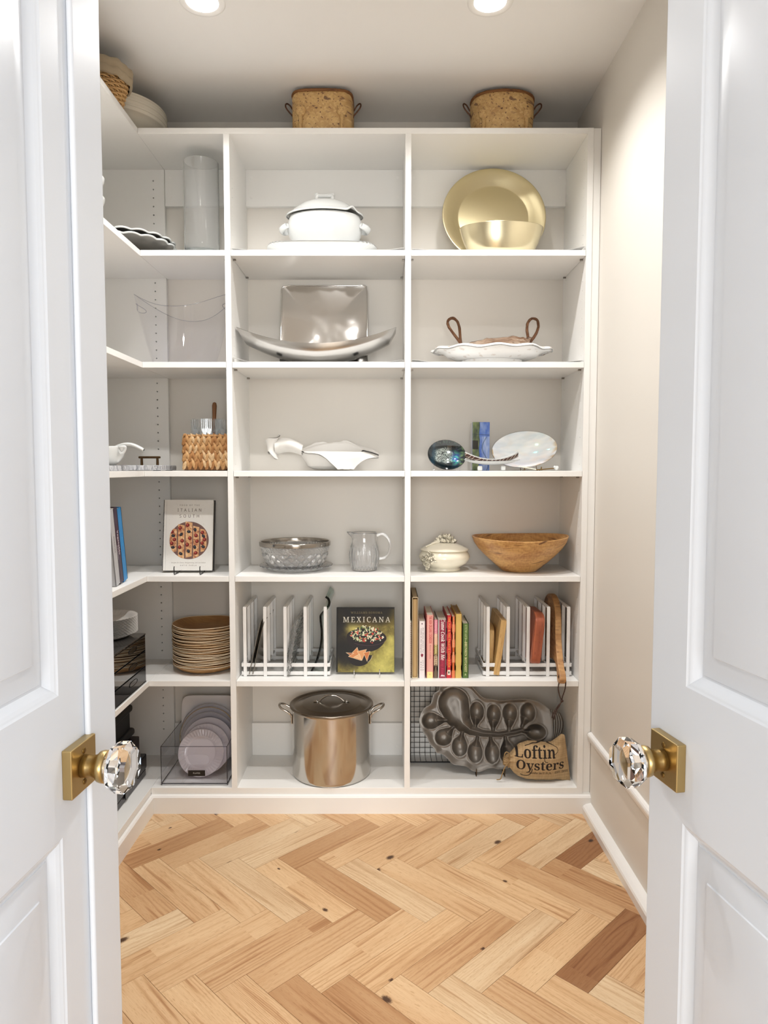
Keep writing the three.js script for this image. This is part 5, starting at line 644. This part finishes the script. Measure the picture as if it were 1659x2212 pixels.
// ---------- bottom row ----------
{ // black boxes on the left deck
  const plum = std('#1e171b', 0.25), t = thing('storage_tray', 'wide dark plum lidded tray at the bottom of the black pile', 'box', [-1.0, SH.f, 0.15]);
  part(t, 'base', bb(-0.125, 0.119, 0, 0.026, -0.255, 0.25, 0.003), plum); part(t, 'lid', bb(-0.127, 0.122, 0.028, 0.082, -0.258, 0.253, 0.005), std('#151013', 0.2)); part(t, 'latch', bb(0.121, 0.125, 0.012, 0.034, -0.06, -0.03, 0.0015), M.black);
  const b = solo('black_box', 'plain dark brown box in the middle of the black pile', 'box', bx(0.23, 0.085, 0.36, 0, 0.0425, 0, 0.004), std('#190f0d', 0.4), [-1.0, SH.f + 0.0825, 0.125]);
  const c = thing('black_case', 'black ribbed case on top of the black pile beside the left door', 'case', [-1.0, SH.f + 0.168, 0.12]);
  part(c, 'case_body', mg([bb(-0.1, 0.088, 0, 0.02, -0.165, 0.17, 0.004), bb(-0.105, 0.1, 0.006, 0.032, -0.178, 0.17, 0.01), bb(-0.1, 0.086, 0.03, 0.1, -0.165, 0.17, 0.004), bb(-0.105, 0.095, 0.092, 0.118, -0.175, 0.17, 0.01)]), std('#050505', 0.5));
}
{ // clear bin with plates
  const t = thing('clear_bin', 'clear smoke-tinted bin holding clear plates, black label on its front', 'bin', [-0.679, SH.f, -0.152]);
  const AX = phy({ color: '#f4f4f6', roughness: 0.02, transmission: 1, thickness: 0 }), w = 0.118, z1 = 0.133, h = 0.142, edge = std('#26242a', 0.2);
  const fr = new THREE.Shape([V2(-w, 0.006), V2(w, 0.006), V2(w, h), V2(-w, h)]); fr.holes.push(new THREE.Path(se ? [...Array(32)].map((_, i) => { const o = se(i / 32 * 2 * PI, 0.043, 0.0195, 3.2); return V2(o[0] + 0.012, o[1] + 0.094); }) : []));
  part(t, 'front_wall', new THREE.ShapeGeometry(fr).translate(0, 0, z1), AX);
  part(t, 'walls', mg([new THREE.PlaneGeometry(2 * w, h - 0.006).translate(0, h / 2 + 0.003, -z1), ...[-1, 1].map((s) => new THREE.PlaneGeometry(2 * z1, h - 0.006).rotateY(PI / 2).translate(s * w, h / 2 + 0.003, 0)), new THREE.PlaneGeometry(2 * w, 2 * z1).rotateX(-PI / 2).translate(0, 0.0065, 0)]), AX);
  const e = (a, b, r = 0.0013) => rod(a, b, r, 5);
  part(t, 'edges', mg([[-1, -1], [-1, 1], [1, 1], [1, -1]].flatMap(([a, c], i, q) => { const [n, m] = q[(i + 1) % 4]; return [e([a * w, 0.002, c * z1], [a * w, h, c * z1]), e([a * w, 0.0065, c * z1], [n * w, 0.0065, m * z1], 0.0017), e([a * w, h, c * z1], [n * w, h, m * z1], 0.001)]; })), edge, 'dark glossy edges');
  part(t, 'rim', tube([...Array(32)].map((_, i) => { const o = se(i / 32 * 2 * PI, 0.043, 0.0195, 3.2); return [o[0] + 0.012, o[1] + 0.094, z1]; }), 0.0016, 96, 6, true), M.acrylic, 'handle opening');
  part(t, 'name_label', bx(0.061, 0.021, 0.0008, 0.0085, 0.045, z1 + 0.0007), new THREE.MeshStandardMaterial({ roughness: 0.4, map: canvas(256, 88, (x, W, H) => { x.fillStyle = '#0c0b0b'; x.fillRect(0, 0, W, H); text(x, 'PLATES', W / 2, H / 2, '30px sans-serif', '#e8e6e2', 'center', 2); }) }), 'black label reading PLATES');
  const plate = (label, R, pos, tilt, mat, rimMat, flute) => { const o = thing('plastic_plate', label, 'plate', pos); const d = part(o, 'plate', surf(120, 12, (u, v) => { const q = u * 2 * PI, P = [[0, 0], [0.62, 0], [0.68, 0.012], [0.74, 0.02], [1, 0.03]], k = v * 4, i = min(3, floor(k)), w2 = k - i, r = mix(P[i][0], P[i + 1][0], w2), s = flute * sst(0.72, 0.8, r) * sst(1.0, 0.96, r); const qq = q + (r - 0.7) * 1.6; return [cos(q) * r * R, R + sin(q) * r * R, mix(P[i][1], P[i + 1][1], w2) * R * 2 + s * sin(qq * 44)]; }, 0.0014, true), mat); part(o, 'rim', new THREE.TorusGeometry(R, 0.0012, 6, 96).translate(0, R, 0.06 * R), rimMat); o.rotation.x = -tilt; return o; };
  const milky = phy({ color: '#f4eff4', roughness: 0.12, transmission: 0.5, thickness: 0 }), clear = phy({ color: '#f8f8fb', roughness: 0.03, transmission: 0.9, thickness: 0 }), b0 = SH.f + 0.0075, RW = std('#d9d5d8', 0.3);
  plate('small fluted clear plastic plate at the front of the bin', 0.083, [-0.6745, b0, -0.075], 0.32, milky, RW, 0.0018);
  plate('second small milky plastic plate in the bin', 0.088, [-0.664, b0, -0.1], 0.32, milky, RW, 0.0011);
  plate('clear plastic plate with a plain rim in the bin', 0.095, [-0.6625, b0, -0.127], 0.32, milky, RW, 0);
  plate('larger clear plastic plate with a silver line in the bin', 0.102, [-0.6675, b0, -0.15], 0.3, clear, std('#b9b6b2', 0.25, 0.8), 0);
  plate('large clear plastic plate with a gold rim in the bin', 0.107, [-0.672, b0, -0.174], 0.26, clear, std('#c8a860', 0.25, 1), 0);
  plate('rearmost large clear plastic plate in the bin', 0.11, [-0.6725, b0, -0.2], 0.2, clear, std('#c9c6c4', 0.25, 0.6), 0);
  const sq = solo('square_plate', 'square white plate standing behind the clear plates in the bin', 'plate', surf(40, 40, (u, v) => { const a = (u - 0.5) * 2, b = (v - 0.5) * 2, m = max(abs(a), abs(b)), n = pow(pow(abs(a), 8) + pow(abs(b), 8), 1 / 8) || 1, f = m / n; return [a * 0.106 * f, 0.124 + b * 0.12 * f, 0.014 * sst(0.55, 1, m)]; }, 0.003), std('#dcd8d8', 0.35), [-0.679, b0 + 0.002, -0.238]); sq.rotation.x = -0.1;
}
{ // stockpot
  const t = thing('stockpot', 'large stainless steel stockpot with a lid and two side handles', 'pot', [-0.1955, SH.f, -0.14]), R = 0.1455;
  part(t, 'pot_body', lathe([[0, 0.003], [0.12, 0.002], [0.138, 0.0], [0.1425, 0.0015], [0.1455, 0.006], [R, 0.012], [R, 0.245], [0.1475, 0.25], [0.1475, 0.252], [0.142, 0.252], [0.1435, 0.245], [0.1435, 0.012], [0, 0.008]], 128), M.steel);
  const LM = std('#8f877d', 0.2, 1), l = part(t, 'lid', lathe([[0.1475, 0.2525], [0.153, 0.2525], [0.156, 0.256], [0.155, 0.2605], [0.151, 0.262], [0.147, 0.259], [0.142, 0.2545], [0.135, 0.2545], [0.112, 0.259], [0.11, 0.2615], [0.107, 0.2615], [0.06, 0.2645], [0.03, 0.266], [0, 0.2665]], 128), LM);
  part(l, 'handle', mg([tube([[-0.046, 0.267, 0], [-0.04, 0.2735, 0], [-0.02, 0.287, 0.002], [0, 0.2905, 0.003], [0.02, 0.287, 0.002], [0.04, 0.2735, 0], [0.046, 0.267, 0]], 0.0034, 40, 8), ...[-1, 1].map((s) => new THREE.SphereGeometry(1, 16, 8).scale(0.014, 0.0025, 0.006).translate(s * 0.055, 0.2668, 0)), ...[-1, 1].map((s) => cap(0.0032, s * 0.056, 0.2695, 0))]), M.steel);
  for (const s of [-1, 1]) { const h = part(t, 'side_handle', mg([tube([[s * 0.1465, 0.212, 0.024], [s * 0.1485, 0.222, 0.026], [s * 0.156, 0.232, 0.028], [s * 0.183, 0.248, 0.026], [s * 0.193, 0.254, 0.012], [s * 0.193, 0.254, -0.012], [s * 0.183, 0.248, -0.026], [s * 0.156, 0.232, -0.028], [s * 0.1485, 0.222, -0.026], [s * 0.1465, 0.212, -0.024]], 0.0043, 80, 8), ...[-1, 1].map((k) => bx(0.004, 0.034, 0.013, s * 0.1455, 0.207, k * 0.025, 0.0018))]), M.steel); for (const k of [-1, 1]) for (const y of [0.197, 0.212]) part(h, 'rivet', cap(0.0032, s * 0.148, y, k * 0.025), M.chrome); }
}
{ // black wire basket
  const t = thing('wire_basket', 'black wire grid basket standing on end behind the pewter platter', 'basket', [0.2035, SH.f + 0.005, -0.235]);
  const g = [], W = 0.105, H = 0.335, D = 0.04; for (let i = 0; i <= 10; i++) g.push(rod([-W + i * W / 5, 0.012, -D], [-W + i * W / 5, H, -D], 0.0011, 5)); for (let j = 0; j <= 16; j++) { const y = 0.012 + j * (H - 0.012) / 16; g.push(rod([-W, y, -D], [W, y, -D], 0.0011, 5)); }
  for (let j = 0; j <= 16; j += 1) { const y = 0.012 + j * (H - 0.012) / 16; g.push(tube([[-W, y, -D], [-W - 0.002, y, -D + 0.006], [-W + 0.002, y, D]], 0.0011, 8, 5), tube([[W, y, -D], [W + 0.002, y, -D + 0.006], [W - 0.002, y, D]], 0.0011, 8, 5)); } for (let i = 0; i <= 10; i++) { const x = -W + i * W / 5; g.push(tube([[x, 0.012, -D], [x, 0.006, -D + 0.008], [x, 0.004, D]], 0.0011, 8, 5)); }
  part(t, 'wire_grid', mg(g), M.blackMetal).userData.kind = 'stuff';
  part(t, 'rim', mg([rod([-W + 0.002, 0.004, D], [W - 0.002, 0.004, D], 0.0028, 7), rod([-W + 0.002, H, D], [W - 0.002, H, D], 0.0028, 7), rod([-W + 0.002, 0.004, D], [-W + 0.002, H, D], 0.0028, 7), rod([W - 0.002, 0.004, D], [W - 0.002, H, D], 0.0028, 7)]), M.blackMetal); t.rotation.x = -0.05;
}
{ // pewter oyster platter
  const K = 0.000408, pts = [[118, 440], [135, 385], [170, 335], [215, 310], [235, 275], [255, 215], [300, 185], [310, 150], [345, 135], [385, 128], [425, 108], [470, 112], [530, 112], [585, 130], [640, 185], [690, 235], [735, 258], [790, 262], [880, 275], [960, 268], [1060, 262], [1140, 265], [1220, 285], [1290, 325], [1325, 370], [1337, 450], [1342, 540], [1338, 620], [1290, 690], [1200, 750], [1100, 800], [1000, 835], [900, 850], [840, 858], [790, 848], [740, 850], [690, 868], [640, 880], [590, 868], [540, 835], [480, 825], [420, 815], [370, 770], [320, 730], [270, 720], [255, 690], [215, 650], [190, 600], [150, 540], [125, 490]];
  const ol = new THREE.CatmullRomCurve3(pts.map(([x, y]) => V(x, y, 0)), true, 'centripetal').getPoints(600), cx = 700, cy = 500;
  const eggs = [[650, 372, 64, 84, 632, 505], [805, 392, 62, 82, 795, 535], [955, 382, 64, 80, 940, 535], [1122, 378, 66, 80, 1062, 500], [1185, 545, 88, 66, 1075, 540], [225, 448, 78, 68, 370, 445], [338, 590, 74, 70, 432, 500], [485, 668, 68, 82, 512, 548], [625, 718, 66, 86, 650, 590], [780, 722, 64, 88, 770, 590], [920, 722, 64, 88, 905, 590]];
  const stem = [[440, 305, 140], [468, 390, 118], [520, 470, 76], [590, 527, 42], [700, 556, 26], [850, 566, 22], [1000, 545, 20], [1066, 528, 18]];
  const capd = (x, y, a, b) => { const dx = b[0] - a[0], dy = b[1] - a[1], h = clamp(((x - a[0]) * dx + (y - a[1]) * dy) / (dx * dx + dy * dy)); return Math.hypot(x - a[0] - h * dx, y - a[1] - h * dy) - mix(a[2], b[2], h); };
  const well = (x, y) => { let d = 1e9; for (let i = 0; i < stem.length - 1; i++) d = min(d, capd(x, y, stem[i], stem[i + 1])); let e = 1e9; for (const [ex, ey, rx, ry, nx, ny] of eggs) { const q = (Math.hypot((x - ex) / rx, (y - ey) / ry) - 1) * min(rx, ry); e = min(e, q, capd(x, y, [mix(ex, nx, 0.45), mix(ey, ny, 0.45), 46], [mix(ex, nx, 0.8), mix(ey, ny, 0.8), 18]), capd(x, y, [mix(ex, nx, 0.8), mix(ey, ny, 0.8), 17], [nx, ny, 15])); } return [d, e]; };
  const fn = (u, v) => { const o = ol[Math.round(u * 600) % ol.length], x = mix(cx, o.x, v), y = mix(cy, o.y, v), [d, e] = well(x, y); const bowl = (q, R, D) => { const k = clamp(-q / R); return -D * (1 - (1 - k) * (1 - k)); }, lip = 0.007 * sst(0.86, 1, v), depth = min(bowl(d, 90, 0.022), bowl(e, 62, 0.017)) + 0.0016 * Math.exp(-pow((min(d, e) - 7) / 8, 2)) + 0.0007 * N(x * 0.02, y * 0.02, 2); return [(x - 640) * K, (880 - y) * K * 1.035, depth + lip]; };
  const t = thing('oyster_platter', 'large pewter platter with egg-shaped wells and a scalloped edge, propped upright', 'platter', [0.3455, SH.f + 0.012, -0.105]);
  const PW = new THREE.MeshStandardMaterial({ color: '#7b7772', roughness: 0.42, metalness: 0.85, bumpMap: tex(256, 256, (a, b) => { const q = 128 + 80 * fbm(a * 14, b * 14, 5, 3) + 30 * N(a * 90, b * 90); return [q, q, q]; }, false), bumpScale: 0.0006 });
  part(t, 'dish', surf(600, 110, fn, 0.004, true), PW);
  part(t, 'ridged_tail', surf(40, 40, (u, v) => { const x = mix(1318, mix(1442, 1400, pow(abs(v - 0.45) * 2, 2)), u), y = mix(348, 640, v) + 30 * u * (1 - v) - 40 * u * v; return [(x - 640) * K, (880 - y) * K * 1.035, -0.004 + 0.0016 * sin(u * 34 + v * 3) - 0.006 * u]; }, 0.004), PW, 'ridged end of the platter');
  t.rotation.x = -0.27;
  easel('dark wire easel under the pewter platter', [0.392, SH.f, -0.105], 0.052, 0.018, 0.27, 0.16, M.bronze);
}
{ // burlap sack
  const bur = canvas(1024, 640, (x, w, h) => {
    const r = rng(2); x.fillStyle = '#b79a72'; x.fillRect(0, 0, w, h);
    for (let i = 0; i < w; i += 4) { x.fillStyle = `rgba(${r() < 0.5 ? '222,196,152' : '112,86,54'},${0.1 + r() * 0.3})`; x.fillRect(i, 0, 2, h); } for (let j = 0; j < h; j += 4) { x.fillStyle = `rgba(${r() < 0.5 ? '222,196,152' : '112,86,54'},${0.1 + r() * 0.3})`; x.fillRect(0, j, w, 2); }
    x.save(); x.translate(478, 190); x.scale(1.15, 1.3); text(x, 'Loftin', 0, 0, 'bold 170px serif', '#241c1a'); x.restore();
    x.save(); x.translate(560, 372); x.scale(1.12, 1.12); text(x, 'Oysters', 0, 0, 'bold 170px serif', '#241c1a'); x.restore();
    x.strokeStyle = '#241c1a'; x.lineWidth = 8; x.beginPath(); x.moveTo(330, 110); x.bezierCurveTo(480, 50, 700, 60, 800, 120); x.bezierCurveTo(830, 170, 800, 210, 740, 216); x.stroke(); x.lineWidth = 13; x.beginPath(); x.moveTo(430, 420); x.bezierCurveTo(440, 520, 360, 570, 270, 520); x.stroke(); x.beginPath(); x.moveTo(610, 170); x.bezierCurveTo(616, 290, 590, 320, 660, 320); x.lineWidth = 10; x.stroke();
    text(x, 'Made in U.S.A. \u2666 EST. 2011', 690, 486, 'bold 46px serif', '#2c221e');
  });
  const BM = new THREE.MeshStandardMaterial({ map: bur, roughness: 0.95 }), t = thing('burlap_sack', 'printed burlap sack with dark lettering lying against the right side', 'sack', [0.55, SH.f + 0.003, -0.068]);
  // outline runs from the tied neck (left) to the open corner (right): [x, lower y, upper y, half thickness]
  const rows = [[-0.118, 0.052, 0.078, 0.008], [-0.104, 0.048, 0.09, 0.016], [-0.094, 0.044, 0.094, 0.017], [-0.08, 0.026, 0.112, 0.026], [-0.06, 0.01, 0.132, 0.034], [-0.03, 0.002, 0.142, 0.04], [0.0, 0.0, 0.142, 0.042], [0.03, 0.0, 0.138, 0.041], [0.055, 0.0, 0.14, 0.037], [0.075, 0.001, 0.156, 0.03], [0.09, 0.0, 0.17, 0.022], [0.102, -0.001, 0.168, 0.014], [0.114, -0.001, 0.1, 0.008], [0.128, -0.001, 0.004, 0.004]];
  const at = (w) => { const k = w * (rows.length - 1), i = min(rows.length - 2, floor(k)), e = k - i; return rows[i].map((q, j) => mix(q, rows[i + 1][j], e)); };
  const body = surf(64, 60, (u, v) => { const [x, a, b, h] = at(v), q = u * 2 * PI, m = (a + b) / 2, c = cos(q), s = sin(q), wr = 0.003 * N(x * 60, s * 3 + 4, c * 2) + (v < 0.3 ? 0.004 * sin(q * 9) * (0.3 - v) * 3 : 0); return [x, max(0, m + s * (b - a) / 2 * (1 + wr * 5)), c * h + wr + 0.004]; }, 0, true);
  { const P = body.attributes.position, uv = body.attributes.uv; for (let i = 0; i < P.count; i++) uv.setXY(i, (P.getX(i) + 0.125) / 0.25, clamp(P.getY(i) / 0.158)); }
  part(t, 'cloth', body, BM);
  const J = std('#9c8058', 0.95);
  part(t, 'drawstring', mg([tube([[-0.098, 0.07, 0.019], [-0.1, 0.05, 0.02], [-0.099, 0.044, 0.004], [-0.098, 0.07, -0.012], [-0.097, 0.093, 0.004], [-0.098, 0.082, 0.018]], 0.0022, 48, 6, true), tube([[-0.098, 0.072, 0.021], [-0.115, 0.05, 0.026], [-0.124, 0.024, 0.026], [-0.13, 0.006, 0.024], [-0.142, 0.002, 0.02]], 0.002, 30, 6), tube([[-0.098, 0.076, 0.021], [-0.118, 0.092, 0.026], [-0.112, 0.106, 0.024], [-0.1, 0.1, 0.022], [-0.098, 0.074, 0.021]], 0.002, 30, 6)]), J);
  t.rotation.z = -0.02;
}
// ---------- loose shelf liners, curling at the ends ----------
{
  const LM = std('#f5f4f2', 0.5), G = 'white shelf liners';
  const liner = (label, x0, x1, y, d, l, r) => solo('shelf_liner', label, 'liner', surf(80, 6, (u, v) => { const x = mix(x0, x1, u), a = clamp(1 - (x - x0) / 0.07), b = clamp(1 - (x1 - x) / 0.07), q = (p) => 0.016 * sin(p * PI * 0.62) * pow(p, 1.2); return [x - (x0 + x1) / 2, 0.0008 + l * q(a) + r * q(b), (v - 0.5) * d]; }, -0.0006), LM, [(x0 + x1) / 2, y, -d / 2 - 0.002], 0, G);
  liner('white liner under the white tureen platter, curled up at its ends', -0.518, 0.068, SH.a, 0.1, 0.4, 0.5); liner('white liner under the gold tray and bowl, curled at the right end', 0.096, 0.682, SH.a, 0.05, 0.25, 0.8);
  liner('white liner under the silver boat bowl, curled up at the left end', -0.518, 0.068, SH.b, 0.03, 1, 0.4); liner('white liner under the footed platter, curled at the left end', 0.096, 0.682, SH.b, 0.07, 0.5, 0.3);
}
renderer.render(scene, camera);
